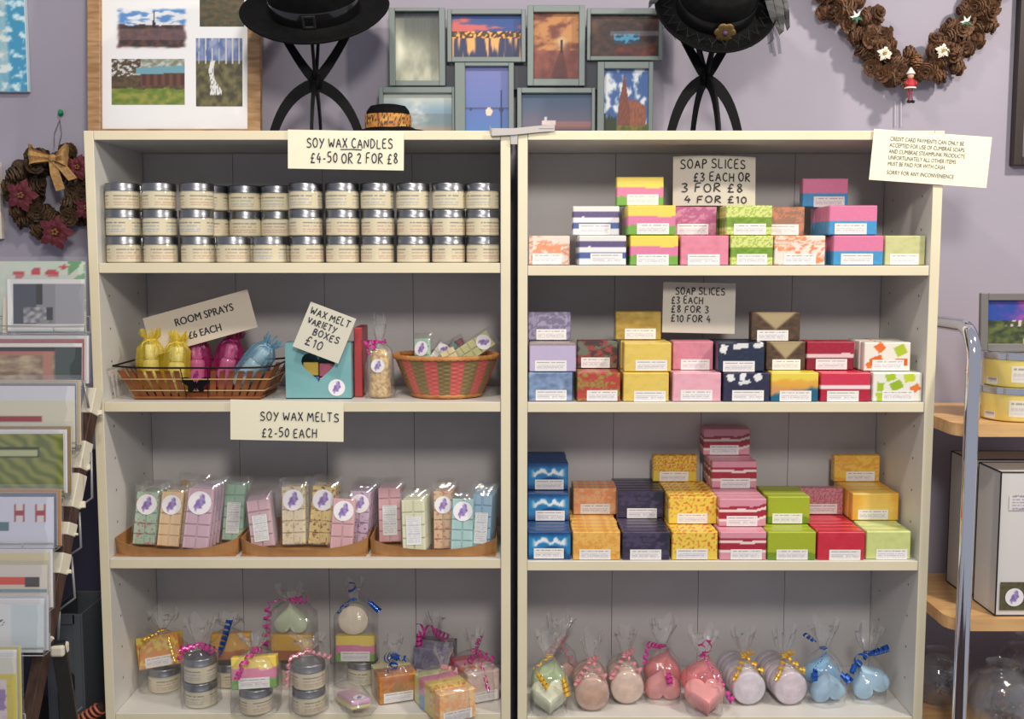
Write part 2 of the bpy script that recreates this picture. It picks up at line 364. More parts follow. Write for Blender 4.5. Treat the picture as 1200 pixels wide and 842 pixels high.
def column(shelf_z, word, cells, group):
    """cells: (x0, x1, layer, Y of the front face or None, photo row of its foot, how many deep, pattern, what it looks like)"""
    for (x0, x1, lay, Y, yb, n, key, what) in cells:
        z = shelf_z + lay * SH
        if Y is None: Y = min(max(PZ((x0 + x1) / 2, yb, z).y, 0.008), 0.20)
        pm = max(P(x0, yb, Y).x, XR0 + .0205), min(P(x1, yb, Y).x, XR1 - .0205); n = min(n, int((DB - .004 - Y) / ST)); w = pm[1] - pm[0]; x = (pm[0] + pm[1]) / 2
        for i in range(n):
            r = random.Random(hash((x0, lay, i)) % 9999)
            soap((x + (r.uniform(-.0012, .0012) if i else 0), Y + ST * (i + .5), z), key, w, '%s soap slice, %s, %s, %s' % (what, LAY[lay], ORD[i], word), group, i == 0)
column(HR[0], 'top soap shelf', [
 (617, 668, 0, .030, 310, 2, 'peach', 'peach marbled'), (678, 734, 0, .010, 310, 4, 'stripe', 'purple and white striped'), (671, 726, 1, .045, 272, 2, 'stripe', 'purple and white striped'),
 (738, 795, 0, .010, 310, 5, 'tri', 'yellow pink and green'), (735, 792, 1, .014, 273, 4, 'tri', 'yellow pink and green'), (722, 778, 2, .066, 241, 1, 'tri', 'yellow pink and green'),
 (797, 854, 0, .010, 310, 4, 'pink', 'plain pink'), (787, 840, 1, .070, 273, 1, 'mauve', 'mauve swirled'),
 (855.5, 906, 0, .010, 310, 5, 'lime', 'lime and green banded'), (850, 905, 1, .016, 273, 5, 'lime', 'lime and green banded'),
 (907, 967, 0, .010, 310, 4, 'white_orange', 'white and orange swirled'), (892, 943, 1, .075, 273, 1, 'brown_swirl', 'brown and orange swirled'),
 (976, 1035, 0, .010, 310, 6, 'pinkblue', 'pink over blue'), (971, 1028, 1, .018, 273, 5, 'pinkblue', 'pink over blue'), (940, 994, 2, .105, 241, 1, 'pinkblue', 'pink over blue'),
 (1036, 1084, 0, .018, 310, 2, 'olive', 'pale olive')], 'soap slices on the top soap shelf')
column(HR[1], 'second soap shelf', [
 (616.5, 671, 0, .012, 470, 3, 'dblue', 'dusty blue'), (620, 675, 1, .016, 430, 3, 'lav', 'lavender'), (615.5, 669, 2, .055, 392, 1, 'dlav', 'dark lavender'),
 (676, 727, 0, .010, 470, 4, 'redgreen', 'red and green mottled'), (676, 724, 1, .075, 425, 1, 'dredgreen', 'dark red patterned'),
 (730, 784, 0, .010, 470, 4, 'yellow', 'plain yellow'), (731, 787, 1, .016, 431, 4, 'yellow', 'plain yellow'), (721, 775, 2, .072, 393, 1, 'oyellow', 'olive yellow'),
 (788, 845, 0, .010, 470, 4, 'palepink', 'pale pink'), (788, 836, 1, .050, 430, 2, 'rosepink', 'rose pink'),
 (847, 902, 0, .010, 471, 4, 'navy1', 'navy and white cubed'), (841, 896, 1, .016, 431, 4, 'navy2', 'navy and white cubed'),
 (903, 959, 0, .010, 471, 4, 'sunset', 'yellow orange and teal'), (897, 944, 1, .046, 430, 2, 'fan', 'brown fan patterned'), (880, 938, 2, .052, 392, 1, 'fan', 'brown fan patterned'),
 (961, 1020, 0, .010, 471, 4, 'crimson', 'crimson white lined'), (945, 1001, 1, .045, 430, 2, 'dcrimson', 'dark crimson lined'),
 (1022, 1082, 0, .010, 471, 4, 'chunk1', 'white lime and orange chunked'), (1012, 1067, 1, .026, 431, 4, 'chunk2', 'white lime and orange chunked')], 'soap slices on the second soap shelf')
column(HR[2], 'third soap shelf', [
 (615.5, 669, 0, .010, 653, 6, 'cloud', 'blue cloud patterned'), (614.5, 667, 1, None, 610, 5, 'cloud', 'blue cloud patterned'), (614, 666, 2, None, 574, 5, 'cloud', 'blue cloud patterned'),
 (671, 727, 0, .008, 655, 7, 'amber', 'plain amber'), (671.5, 723, 1, None, 603, 3, 'amberpink', 'pinkish amber'),
 (729, 785, 0, .008, 655, 7, 'dpurple', 'dark purple'), (723, 778, 1, None, 607, 5, 'dpurple', 'dark purple'),
 (787, 841, 0, .008, 656, 7, 'yspeck', 'yellow red speckled'), (783, 840, 1, None, 614, 6, 'yspeck', 'yellow red speckled'), (765, 817, 2, None, 558, 1, 'yspeck2', 'yellow red speckled'),
 (843, 898, 0, .008, 657, 7, 'rp', 'pink and red striped'), (842, 898, 1, None, 617, 6, 'rp2', 'pink and red striped'), (834, 887, 2, None, 572, 5, 'rp', 'pink and red striped'), (824, 879, 3, None, 532, 4, 'rp2', 'pink and red striped'),
 (899, 956, 0, .008, 657, 7, 'green', 'plain olive green'), (899, 949, 1, None, 614, 4, 'green', 'plain olive green'),
 (957.5, 1013, 0, .008, 657, 7, 'red', 'plain red'), (936, 988, 1, None, 603, 1, 'dpink', 'dusty pink speckled'),
 (1014.5, 1067, 0, .012, 655, 6, 'pgreen', 'pale green'), (998, 1053, 1, None, 610, 5, 'gold', 'golden yellow'), (977, 1031, 2, None, 562, 1, 'orange', 'orange yellow')], 'soap slices on the third soap shelf')
# ------------------------------------------------------------ candle jars
JR, JH = 0.0321, 0.0504
def jar_label_fn(s):
    def f(u, v):
        if .06 < v < .94:
            for a, ink in ((.78, 120), (.56, 170), (.38, 178), (.2, 184)):
                if abs(v - a) < .045 and abs((u * 3.0 + s * .37) % 1.0 - .5) < .40 and nz(u * 60, a * 31, s) > -.3: return (ink + 10, ink - 20, ink - 34) if (int(s) % 3 and ink > 130) else (ink - 10, ink - 6, ink)
        return (216, 205, 174)
    return f
def jar_meshes():
    if 'jar' in _m: return _m['jar']
    r, h = JR, JH
    g = G(); g.lathe([(0.0, 0.0), (r * .90, 0.0), (r * .97, .0012), (r * .985, .004), (r * .985, .0345), (r * .95, .0365), (r * .9, .0385)], 40)
    jar = g.mesh('jar', mat((206, 198, 172), 0.15, 0, 0.6), True)
    g = G(); z0 = h - .0158
    g.lathe([(r * .96, z0), (r * 1.03, z0 + .0004), (r * 1.035, z0 + .002), (r * 1.01, z0 + .003), (r * 1.01, z0 + .0125), (r * 1.0, z0 + .0142), (r * .97, z0 + .0152), (r * .90, z0 + .0154), (r * .88, z0 + .0146), (0, z0 + .0146)], 48)
    lid = g.mesh('lid', LIDM, True); lid.set_sharp_from_angle(angle=R(50))
    labs = []
    for s in range(6):
        g = G(); cols = jar_label_fn(s + 1)
        g.lathe([(r * .992, .0024 + .029 * j / 14) for j in range(15)], 150, 0, None, 1, 1, R(-90 - 172), R(-90 + 172), None, lambda u, v: lin(cols(u, v)))
        labs.append(g.mesh('paper_label', PRINT, True))
    _m['jar'] = (jar, lid, labs); return _m['jar']
def candle_jar(x, y, z, label=None, group=None, seed=0, parent=None):
    jar, lid, labs = jar_meshes(); rz = (seed * 0.61) % 0.9 - 0.45
    if parent is None: t = thing('candle_jar', (x, y, z + .0005), label, "candle", group, rz); b = put('jar', jar, t)
    else: t = b = put('candle_jar', jar, parent, (x, y, z), (0, 0, rz))
    put('lid', lid, t); put('paper_label', labs[seed % 6], t)
    return t
TIER = ['bottom tier', 'middle tier', 'top tier']
NTH = ['first', 'second', 'third', 'fourth', 'fifth', 'sixth', 'seventh', 'eighth', 'ninth', 'tenth', 'eleventh']
JG = 'silver lidded candles on the top candle shelf'; sd = 0
for i, px in enumerate((142.8, 189, 232, 273.5, 316, 359.5, 402, 443, 484.5, 525.5, 566)):
    Y = 0.042; x = max(P(px, 290, Y).x, XL0 + .0185 + .0356)
    for k in range(1 if i in (3, 4) else 3):
        sd += 1; candle_jar(x + random.uniform(-.0012, .0012), Y + random.uniform(-.002, .002), HL[0] + k * (JH + 0.0002), 'silver lidded candle jar, front row, %s, %s column from the wreath' % (TIER[k], NTH[i]), JG, sd)
for i, (px, Y) in enumerate(((166, .112), (250, .112), (288.5, .112), (326, .112))):
    x = P(px, 290, Y).x
    for k in range(3):
        sd += 1; candle_jar(x, Y, HL[0] + k * (JH + 0.0002), 'silver lidded candle jar, back row, %s, %s column from the wreath' % (TIER[k], NTH[i]), JG, sd)

# ------------------------------------------------------------ hand lettering: strokes for each character, unit high
LET = {
 'S': [[(.55, .86), (.3, 1), (.06, .84), (.12, .6), (.5, .42), (.56, .14), (.3, 0), (0, .1)]], 'O': [[(.3, 1), (.05, .8), (0, .4), (.2, .02), (.5, .1), (.62, .5), (.5, .9), (.3, 1)]],
 'Y': [[(0, 1), (.28, .5)], [(.6, 1), (.1, -.1)]], 'W': [[(0, 1), (.14, 0), (.36, .7), (.58, 0), (.78, 1)]], 'A': [[(0, 0), (.3, 1), (.6, 0)], [(.1, .36), (.52, .36)]], 'X': [[(0, 1), (.56, 0)], [(.54, 1), (0, 0)]],
 'C': [[(.54, .86), (.3, 1), (.05, .7), (.05, .25), (.3, 0), (.56, .12)]], 'N': [[(0, 0), (.04, 1), (.54, 0), (.58, 1)]], 'D': [[(.05, 0), (.05, 1), (.4, .9), (.6, .5), (.4, .08), (.05, 0)]], 'L': [[(.04, 1), (0, 0), (.48, .04)]],
 'E': [[(.5, 1), (.05, .97), (.02, 0), (.5, .03)], [(.04, .52), (.4, .54)]], 'R': [[(0, 0), (.04, 1), (.42, .95), (.5, .7), (.05, .48), (.54, 0)]], 'F': [[(.5, 1), (.05, .97), (.02, 0)], [(.04, .52), (.4, .54)]], 'M': [[(0, 0), (.1, 1), (.36, .3), (.62, 1), (.74, 0)]],
 'T': [[(0, 1), (.6, .98)], [(.3, 1), (.28, 0)]], 'I': [[(.1, 1), (.1, 0)]], 'P': [[(.02, 0), (.05, 1), (.45, .92), (.48, .62), (.05, .48)]], 'H': [[(.02, 1), (0, 0)], [(.54, 1), (.52, 0)], [(.02, .52), (.53, .54)]], 'V': [[(0, 1), (.26, 0), (.54, 1)]],
 'B': [[(.02, 0), (.04, 1), (.44, .9), (.4, .58), (.05, .52), (.5, .4), (.46, .06), (.02, 0)]], 'G': [[(.54, .86), (.3, 1), (.05, .7), (.05, .25), (.3, 0), (.56, .14), (.56, .45), (.34, .45)]],
 '0': [[(.28, 1), (.04, .7), (.06, .2), (.28, 0), (.5, .3), (.48, .8), (.28, 1)]], '1': [[(.02, .78), (.2, 1), (.2, 0)]], '2': [[(.02, .8), (.26, 1), (.48, .76), (.02, 0), (.54, .03)]], '3': [[(.02, .92), (.3, 1), (.46, .78), (.16, .54), (.5, .32), (.3, 0), (0, .08)]],
 '4': [[(.3, 1), (0, .38), (.54, .4)], [(.4, .66), (.36, 0)]], '5': [[(.5, 1), (.08, .98), (.05, .58), (.4, .58), (.5, .26), (.26, 0), (0, .08)]], '8': [[(.28, .54), (.06, .78), (.28, 1), (.48, .8), (.04, .26), (.26, 0), (.52, .22), (.28, .54)]],
 '£': [[(.54, .86), (.36, 1), (.2, .8), (.22, .2), (.02, .02), (.56, .04)], [(.04, .48), (.42, .5)]], '-': [[(.04, .42), (.34, .44)]], ' ': []}
def hand_text(g, text, x, z, h, pen=0.0011, y=-0.0012, gap=.26, wsc=1.0, seed=1):
    rr = random.Random(seed); cx = x
    for ch in text:
        st = LET.get(ch, []); mxx = max([p[0] for s_ in st for p in s_] or [.3]); dz = rr.uniform(-.05, .05) * h; hs = h * rr.uniform(.93, 1.05)
        for s_ in st:
            pts = [(cx + p[0] * h * wsc, y, z + dz + p[1] * hs) for p in s_]
            q = []
            for i in range(len(pts) - 1):
                for k in range(4): q.append(tuple(pts[i][j] + (pts[i + 1][j] - pts[i][j]) * k / 4 for j in range(3)))
            q.append(pts[-1]); q = [q[0]] + [tuple((q[i - 1][j] + q[i][j] * 2 + q[i + 1][j]) / 4 for j in range(3)) for i in range(1, len(q) - 1)] + [q[-1]]
            g.tube(q, pen, 5, 0, None, False, 1.0)
        cx += ((mxx + gap) if ch != ' ' else .36) * h * wsc
    return cx - x
def type_text(g, text, x, z, size, y=-0.0007, bold=0.0, sx=1.0):
    c = bpy.data.curves.new('type', 'FONT'); c.body = text; c.size = size; c.offset = bold; c.resolution_u = 3
    o = bpy.data.objects.new('type', c); COL.objects.link(o); dg = bpy.context.evaluated_depsgraph_get(); me = o.evaluated_get(dg).to_mesh()
    g.add([(x + v.co.x * sx, y, z + v.co.y) for v in me.vertices], [list(p.vertices) for p in me.polygons]); wd = max([v.co.x for v in me.vertices] or [0]) * sx
    o.evaluated_get(dg).to_mesh_clear(); bpy.data.objects.remove(o); bpy.data.curves.remove(c); return wd
INK = mat((34, 40, 62), 0.6); INKB = mat((38, 34, 36), 0.6)
def card_sign(loc, w, h, rot, label, paper, lines, hand=True, bend=0.0, pen=0.0011, ink=INK, under=None):
    t = thing('price_sign' if hand else 'printed_sign', loc, label, 'sign', None, rot)
    g = G(); n = 12
    bf = lambda x: bend * (2 * x / w) ** 2 if bend else 0
    v = []; f = []
    for s_ in (0, 1):
        for i in range(n + 1):
            x = -w / 2 + w * i / n
            for z in (-h / 2, h / 2): v.append((x, bf(x) + s_ * 0.0008, z))
    k = 2 * (n + 1)
    for i in range(n):
        a = 2 * i; f += [(a, a + 2, a + 3, a + 1), (k + a, k + a + 1, k + a + 3, k + a + 2), (a, k + a, k + a + 2, a + 2), (a + 1, a + 3, k + a + 3, k + a + 1)]
    f += [(0, 1, k + 1, k), (2 * n, k + 2 * n, k + 2 * n + 1, 2 * n + 1)]
    g.add(v, f); g.build('card', mat(paper, 0.6), t)
    g = G(); b = len(g.v)
    for i, (text, x, z, hh, ws) in enumerate(lines):
        if hand:
            wn = hand_text(G(), text, 0, 0, hh); k = ws / (wn - .26 * hh)
            hand_text(g, text, x, z, hh, pen, -0.0009, .26, k, i + 3)
        else:
            for dx in ((0, .0005, .0010) if hh > .015 else (0,)): type_text(g, text, x + dx, z, hh, -0.0006 - dx * .1, 0.0, ws)
    if under:
        for (x0, x1, z) in under: g.tube([(x0, -.0009, z), ((x0 + x1) / 2, -.0009, z + .0006), (x1, -.0009, z)], pen * .8, 5)
    if bend: g.v = [(x, y + bf(x), z) for x, y, z in g.v]
    g.build('lettering', ink, t)
    return t
CREAM = (238, 232, 206); GREYC = (198, 190, 176)
def at_px(x0, y0, x1, y1, Y):           # centre, width, height of an upright patch seen between two photo corners
    a, b = P(x0, y0, Y), P(x1, y1, Y); return ((a + b) / 2, b.x - a.x, a.z - b.z)
c, w, h = at_px(337, 153, 473.5, 198.5, -.003)
card_sign((c.x, -.0036, c.z), w, h, (0, R(1.0), 0), 'cream card reading soy wax candles, fixed to the bookcase top edge', CREAM, [('SOY WAX CANDLES', -.073, .004, .0175, .160), ('£4-50 OR 2 FOR £8', -.066, -.024, .0190, .163)], True, 0, .0011, INK, [(-.010, .030, .001)])
c, w, h = at_px(269.5, 469, 403, 516, -.003)
card_sign((c.x, -.0036, c.z), w, h, (0, R(1.2), 0), 'cream card reading soy wax melts, hung on the second candle shelf edge', CREAM, [('SOY WAX MELTS', -.051, .000, .0170, .150), ('£2-50 EACH', -.048, -.032, .0175, .105)], True, 0, .0011, INK)
c, w, h = at_px(790, 182, 886, 241, .075)
card_sign((c.x, .075, c.z), w, h, (R(-6), R(.5), 0), 'curled grey card pricing soap slices by the three and four, top shelf', GREYC, [('SOAP SLICES', -.067, .024, .0180, .126), ('£3 EACH OR', -.042, -.001, .0170, .111), ('3 FOR £8', -.064, -.022, .0165, .118), ('4 FOR £10', -.059, -.043, .0130, .121)], True, .010, .0013, INKB)
c, w, h = at_px(777, 331, 861, 390, .078)
card_sign((c.x, .078, c.z), w, h, (R(-4), R(1.2), 0), 'flat grey card pricing soap slices above the second soap shelf pinks', GREYC, [('SOAP SLICES', -.047, .026, .0140, .097), ('£3 EACH', -.055, .008, .0140, .062), ('£8 FOR 3', -.055, -.010, .0135, .074), ('£10 FOR 4', -.055, -.028, .0135, .078)], True, 0, .0011, INKB)
c = P(234.5, 378, .090)
card_sign((c.x, .090, c.z), .218, .078, (R(-6), R(-15.5), 0), 'tilted beige card printed room sprays, propped behind the wire basket', (206, 192, 172), [('ROOM SPRAYS', -.050, .006, .0215, .86), ('£6 EACH', -.030, -.026, .0205, .86)], False, 0, .001, INKB)
c = P(382.5, 388.5, .055)
card_sign((c.x, .034, c.z), .094, .094, (R(-14), R(21), 0), 'small grey card reading wax melt variety boxes, leaning on the teal box', (198, 194, 178), [('WAX MELT', -.040, .025, .0140, .080), ('VARIETY', -.038, .006, .0125, .058), ('BOXES', -.020, -.012, .0125, .052), ('£10', -.028, -.035, .0170, .034)], True, 0, .0011, INK)
c, w, h = at_px(1021, 150, 1159, 221, -.004)
card_sign((c.x, -.0044, c.z), .2215, .094, (0, R(4.0), 0), 'cream notice about credit card payments on the soap bookcase corner', (246, 240, 212), [
 ('CREDIT CARD PAYMENTS CAN ONLY BE', -.079, .0275, .0108, .70), ('ACCEPTED FOR USE OF CUMBRAE SOAPS', -.079, .0160, .0108, .70), ('AND CUMBRAE STEAMPUNK PRODUCTS', -.079, .0045, .0108, .72),
 ('UNFORTUNATELY ALL OTHER ITEMS', -.079, -.0070, .0108, .71), ('MUST BE PAID FOR WITH CASH.', -.079, -.0185, .0108, .70), ('SORRY FOR ANY INCONVENIENCE', -.079, -.0345, .0108, .74)], False, 0, .001, mat((70, 66, 62), .6))
# ------------------------------------------------------------ candle shelf two: baskets, sprays, box, bags
STICK = 'sticker'
def f_sticker(u, v):
    x, y = (u - .5) * 2, (v - .5) * 2
    d = math.hypot(x, y); a = math.atan2(y, x)
    xr, yr = x * .88 - y * .47, x * .47 + y * .88
    if (xr / .36) ** 2 + (yr / .72) ** 2 < 1 + .35 * math.sin(a * 5 + 1) + .2 * math.sin(a * 9): return mix((124, 96, 168), (168, 150, 200), .5 + fbm(x * 3, y * 3))
    return (236, 232, 236)
def sticker_geo(r, T):
    g = G(); n, k = 28, 7; v = [(0, 0, 0)]; c = [lin(f_sticker(.5, .5))]; f = []
    for j in range(1, k + 1):
        for i in range(n):
            a = 2 * math.pi * i / n; x, z = math.cos(a) * j / k, math.sin(a) * j / k
            v.append((x * r, 0, z * r)); c.append(lin(f_sticker(.5 + x * .5, .5 + z * .5)))
    for i in range(n): f.append((0, 1 + i, 1 + (i + 1) % n))
    for j in range(k - 1):
        for i in range(n): a = 1 + j * n; f.append((a + i, a + n + i, a + n + (i + 1) % n, a + (i + 1) % n))
    g.add(v, f, 0, T, c); return g
def wax_bar(parent_or_none, loc, rot, w, h, col, label, group, face='sticker', speck=None, sleeve=True, seed=0):
    """a moulded wax melt bar of small squares in a clear sleeve"""
    t = thing('wax_melt_bar', loc, label, 'wax melt', group, rot); d = 0.010
    g = G(); g.box((0, 0, h / 2), (w, d * .6, h), 0, .0012)
    nx, nzz = 2, max(3, round(h / w * 2))
    for i in range(nx):
        for j in range(nzz):
            cw, ch = w / nx, h / nzz; g.box((-w / 2 + cw * (i + .5), -d * .30 - .0012, ch * (j + .5)), (cw * .90, .0034, ch * .90), 0, .0011)
    col = mix(col, (206, 200, 196), .33)
    m = mat_noise(col, speck, 140, .4, (1, 1, 1), 0, 2, .56, .62) if speck else mat(col, .4, 0, .2)
    g.build('bar', m, t)
    if face == 'sticker':
        r = w * .44; sticker_geo(r, trs((0, -d * .30 - .0042, h * .76))).build('sticker', PRINT, t)
    elif face == 'label':
        g = G(); g.sheet(w * .62, h * .55, f_label(seed, (222, 226, 222), tuple((.97 - .06 * q, .94 - .06 * q, 190) for q in range(15))), 20, 30, 0, None, -d * .30 - .0042); g.build('paper_label', PRINT, t, False, (0, 0, h * .40))
    if sleeve:
        g = G(); W2, H2 = w * .60, h * 1.14; n, k = 10, 16; v = []; f = []
        for s_ in (-1, 1):
            b = len(v)
            for j in range(k + 1):
                for i in range(n + 1):
                    u, q = i / n * 2 - 1, j / k; taper = (1 - sstep(.90, 1, q)) * (1 - abs(u) ** 6 * .95)
                    v.append((u * W2, s_ * (d * .30 + .0036) * taper + .0006 * nz(u * 3, q * 9, seed + s_), -.002 + q * (H2 + .002)))
            for j in range(k):
                for i in range(n): a = b + j * (n + 1) + i; f.append((a, a + 1, a + n + 2, a + n + 1))
        g.add(v, f); g.build('clear_sleeve', SLEEVE, t, True)
    return t
Z2 = HL[1]
# wire basket
def wire_basket():
    a, b = P(131, 432, .012), P(322, 432, .012); fa, fb = P(152, 466, .03), P(300, 463, .03)
    zt = a.z - Z2; cx = (a.x + b.x) / 2; hw, hb = (b.x - a.x) / 2, (fb.x - fa.x) / 2; cy = .105
    t = thing('wire_basket', (cx, cy, Z2 + .0012), 'long wire and brown slat basket with a black butterfly on its front', 'basket')
    dt, db = .088, .070; wire = mat((34, 28, 26), .4, .6); pale = mat((196, 168, 120), .4, .2); brown = mat_noise((120, 66, 30), (148, 88, 42), 30, .6, (1, 1, 1))
    def lev(q): return hb + (hw - hb) * q, db + (dt - db) * q, .003 + (zt - .003) * q
    def ringp(q, up=0.0):
        w, d, z = lev(q); pts = []
        for (x0, y0, x1, y1) in ((-w, -d, w, -d), (w, -d, w, d), (w, d, -w, d), (-w, d, -w, -d)):
            for k in range(8): pts.append((x0 + (x1 - x0) * k / 8, y0 + (y1 - y0) * k / 8, z + up * (abs(x0 + (x1 - x0) * k / 8) / w) ** 6))
        return pts
    g = G(); g.tube(ringp(1, .004), .0019, 8, 0, None, True); g.build('rim', wire, t, True)
    for q in (.62, .24):
        g = G(); w, d, z = lev(q); g.tube([(x, y * 1.0, zz) for x, y, zz in ringp(q)], .0013, 6, 0, None, True); g.build('wire_hoop', pale, t, True)
    g = G(); g.tube(ringp(0), .0024, 8, 0, None, True); g.box((0, 0, .002), (hb * 2 - .004, db * 2 - .004, .002)); g.build('base', brown, t)
    g = G()
    for s_ in (-1, 1):
        n = 17
        for i in range(n):
            u = -1 + 2 * (i + .5) / n
            if s_ < 0 and abs(u) < .18: continue
            pts = []; 
            for q in (0, .5, .90): w, d, z = lev(q); pts.append((u * w, s_ * (d - .0022), z))
            g.strip(pts, (.0056, 0, 0))
        n2 = 8
        for i in range(n2):
            u = -1 + 2 * (i + .5) / n2; pts = []
            for q in (0, .5, .90): w, d, z = lev(q); pts.append((s_ * (w - .0022), u * d, z))
            g.strip(pts, (0, .0056, 0))
    g.build('slats', brown, t)
    for u in (-.17, .17):
        g = G(); pts = []
        for q in (0, .5, 1): w, d, z = lev(q); pts.append((u * w, -d - .001, z))
        g.tube(pts, .0011, 6); g.build('upright_wire', wire, t)
    g = G(); w, d, z = lev(.44)
    for s_ in (-1, 1):
        g.prism([(s_ * x, zz) if s_ > 0 else (s_ * x, zz) for x, zz in [(.001, .002), (.006, .010), (.014, .013), (.0225, .012), (.021, .004), (.015, -.001), (.012, -.003), (.0125, -.010), (.007, -.013), (.003, -.008), (.001, -.004)]][::s_], -.0008, .0008)
    g.v = [(x * 1.25, y, z_ * 1.15) for x, y, z_ in g.v]
    g.tube([(0, -.0008, -.010), (0, -.001, .006)], .0018, 8); g.tube([(0, 0, .005), (-.004, 0, .014)], .0004, 5); g.tube([(0, 0, .005), (.004, 0, .014)], .0004, 5)
    g.build('butterfly', BLACK, t, False, (0, -d - .0016, z))
    return cx, cy, lev
BX, BY, BL = wire_basket()
def spray(loc, lean, col, label, bagcol, tail=1.0, seed=0, group='bagged room sprays in the wire basket'):
    """a capped spray bottle tied inside a gauze bag"""
    t = thing('room_spray', loc, label, 'room spray', group, lean); h = .092
    g = G(); g.lathe([(0, 0), (.0145, 0), (.0155, .002), (.0155, .055), (.0140, .060), (.0085, .063), (.0085, .066)], 28); g.build('bottle', mat((226, 222, 214), .18, 0, .5), t, True)
    g = G(); g.lathe([(.0105, .064), (.0112, .065), (.0108, .090), (.0095, .092), (0, .0925)], 28); g.build('cap', mat((238, 238, 236), .25, 0, .4), t, True)
    sticker_geo(.0125, trs((0, -.0163, .032))).build('sticker', PRINT, t)
    g = G(); prof = [(.016, -.001), (.022, .006), (.025, .03), (.0265, .06), (.0245, .086), (.014, .100), (.0085, .104), (.013, .109), (.017, .115 + .004 * tail)]
    def cr(p, a, j):
        k = (.0026 if j < 6 else .0045) * (1 if j else .3); s_ = 1 + (k * math.sin(a * 9 + j * .9 + seed) + k * 1.2 * nz(math.cos(a) * 3, math.sin(a) * 3, j * .5 + seed)) / max(.008, prof[j][0])
        return [p[0] * s_, p[1] * s_ * .9, p[2] + (.006 * math.sin(a * 5 + seed) if j == 8 else 0)]
    g.lathe(prof, 54, 0, None, 1, 1, 0, 2 * math.pi, cr); g.build('gauze_bag', organza(bagcol), t, True)
    g = G(); g.tube([(.0095 * math.cos(a * .4), .0085 * math.sin(a * .4), .101) for a in range(17)], .0013, 6); g.tube([(.004, -.009, .101), (.012, -.014, .094), (.010, -.017, .080)], .0009, 5); g.tube([(-.003, -.009, .101), (-.012, -.014, .096), (-.015, -.017, .084)], .0009, 5)
    g.build('ribbon_tie', mat(mix(bagcol, (255, 255, 255), .2), .35), t, True); return t
zb = Z2 + .0095
YEL, MAG, BLU = (240, 216, 50), (206, 30, 128), (132, 186, 214)
spray((P(174, 440, .058).x, .078, zb + .003), (R(-2), R(-1), R(10)), 0, 'room spray in yellow gauze, nearest the bookcase side panel', YEL, 1, 1)
spray((P(204, 440, .056).x, .060, zb), (R(-2), R(4), R(-14)), 0, 'room spray in yellow gauze with round sticker, beside the basket middle', YEL, 1, 2)
spray((P(190, 440, .135).x, .138, zb), (R(-5), R(2), R(40)), 0, 'room spray in yellow gauze standing behind the other yellow ones', YEL, 1, 5)
spray((P(230, 440, .12).x, .122, zb), (R(4), R(2), R(8)), 0, 'room spray in magenta gauze right behind the butterfly', MAG, .4, 3)
spray((P(260, 440, .12).x, .128, zb + .003), (R(2), R(14), R(-10)), 0, 'room spray in magenta gauze leaning toward the blue one', MAG, 1.4, 4)
spray((P(278, 440, .066).x, .066, zb + .016), (R(4), R(40), R(0)), 0, 'room spray in pale blue gauze leaning over the basket end', BLU, 1, 6)
# teal window box
def window_box():
    Y = .045; a, b = P(335, 457, Y), P(412, 457, Y); w = b.x - a.x; h = P(370, 402, Y).z - Z2; d = .055; r = w / 2
    t = thing('gift_box', ((a.x + b.x) / 2, Y, Z2 + .0008), 'teal cardboard wax melt box with a heart shaped window', 'box')
    T1 = (118, 196, 200); m = mat_noise((112, 166, 168), (136, 186, 190), 8, .35, (1, 1, 1))
    # front board with a heart cut out, folded round as a tray
    hx = lambda q: .033 * (16 * math.sin(q) ** 3) / 16; hz = lambda q: .030 * (13 * math.cos(q) - 5 * math.cos(2 * q) - 2 * math.cos(3 * q) - math.cos(4 * q)) / 15
    n = 48; inner = [(hx(2 * math.pi * i / n), hz(2 * math.pi * i / n) + h * .60) for i in range(n)]; outer = []
    for i in range(n):
        q = 2 * math.pi * i / n; dx, dz = math.sin(q), math.cos(q); k = 1 / max(abs(dx), abs(dz)); outer.append((dx * k * (r - .0), h / 2 + dz * k * h / 2))
    g = G(); v = []; f = []
    for y in (0, .0012):
        v += [(x, y, z) for x, z in inner] + [(x, y, z) for x, z in outer]
    for i in range(n):
        j = (i + 1) % n; f += [(i, n + i, n + j, j), (2 * n + i, 2 * n + j, 3 * n + j, 3 * n + i), (i, j, 2 * n + j, 2 * n + i)]
    g.add(v, f); g.build('window_front', m, t)
    g = G(); g.box((0, d / 2, .0007), (w, d, .0014)); g.box((0, d - .0006, h / 2), (w, .0012, h)); g.box((-r + .0006, d / 2, h / 2), (.0012, d - .003, h)); g.box((0, d / 2, h - .0006), (w, d - .003, .0012)); g.box((r - .0006, d / 2, h * .5), (.0012, d - .003, h))
    g.build('box_body', m, t)
    for i, (x, z, c) in enumerate(((-.016, .058, (200, 170, 70)), (.016, .056, (176, 92, 110)), (-.015, .030, (62, 110, 168)), (.016, .028, (214, 112, 112)), (-.030, .052, (170, 70, 84)))):
        g = G(); g.box((x, .008 + .003 * (i == 4), z), (.030, .008, .026), 0, .002); g.build('wax_block', mat(c, .4), t)
    sticker_geo(.0165, trs((r - .029, -.0008, .022))).build('sticker', PRINT, t)
window_box()
def side_box():
    Y = .070; a, b = P(418, 455, Y), P(429, 455, Y); t = thing('gift_box', ((a.x + b.x) / 2 - .006, Y, Z2 + .0008), 'dark red box standing edge on behind the teal window box', 'box')
    h = P(420, 384, Y).z - Z2; g = G(); g.box((0, .045, h / 2), (.016, .09, h), 0, .002); g.build('box_body', mat((178, 62, 66), .4), t)
    g = G(); g.box((-.0088, .04, h * .42), (.0012, .05, h * .3)); g.build('printed_panel', mat_noise((40, 40, 64), (200, 190, 190), 160, .4), t)
side_box()

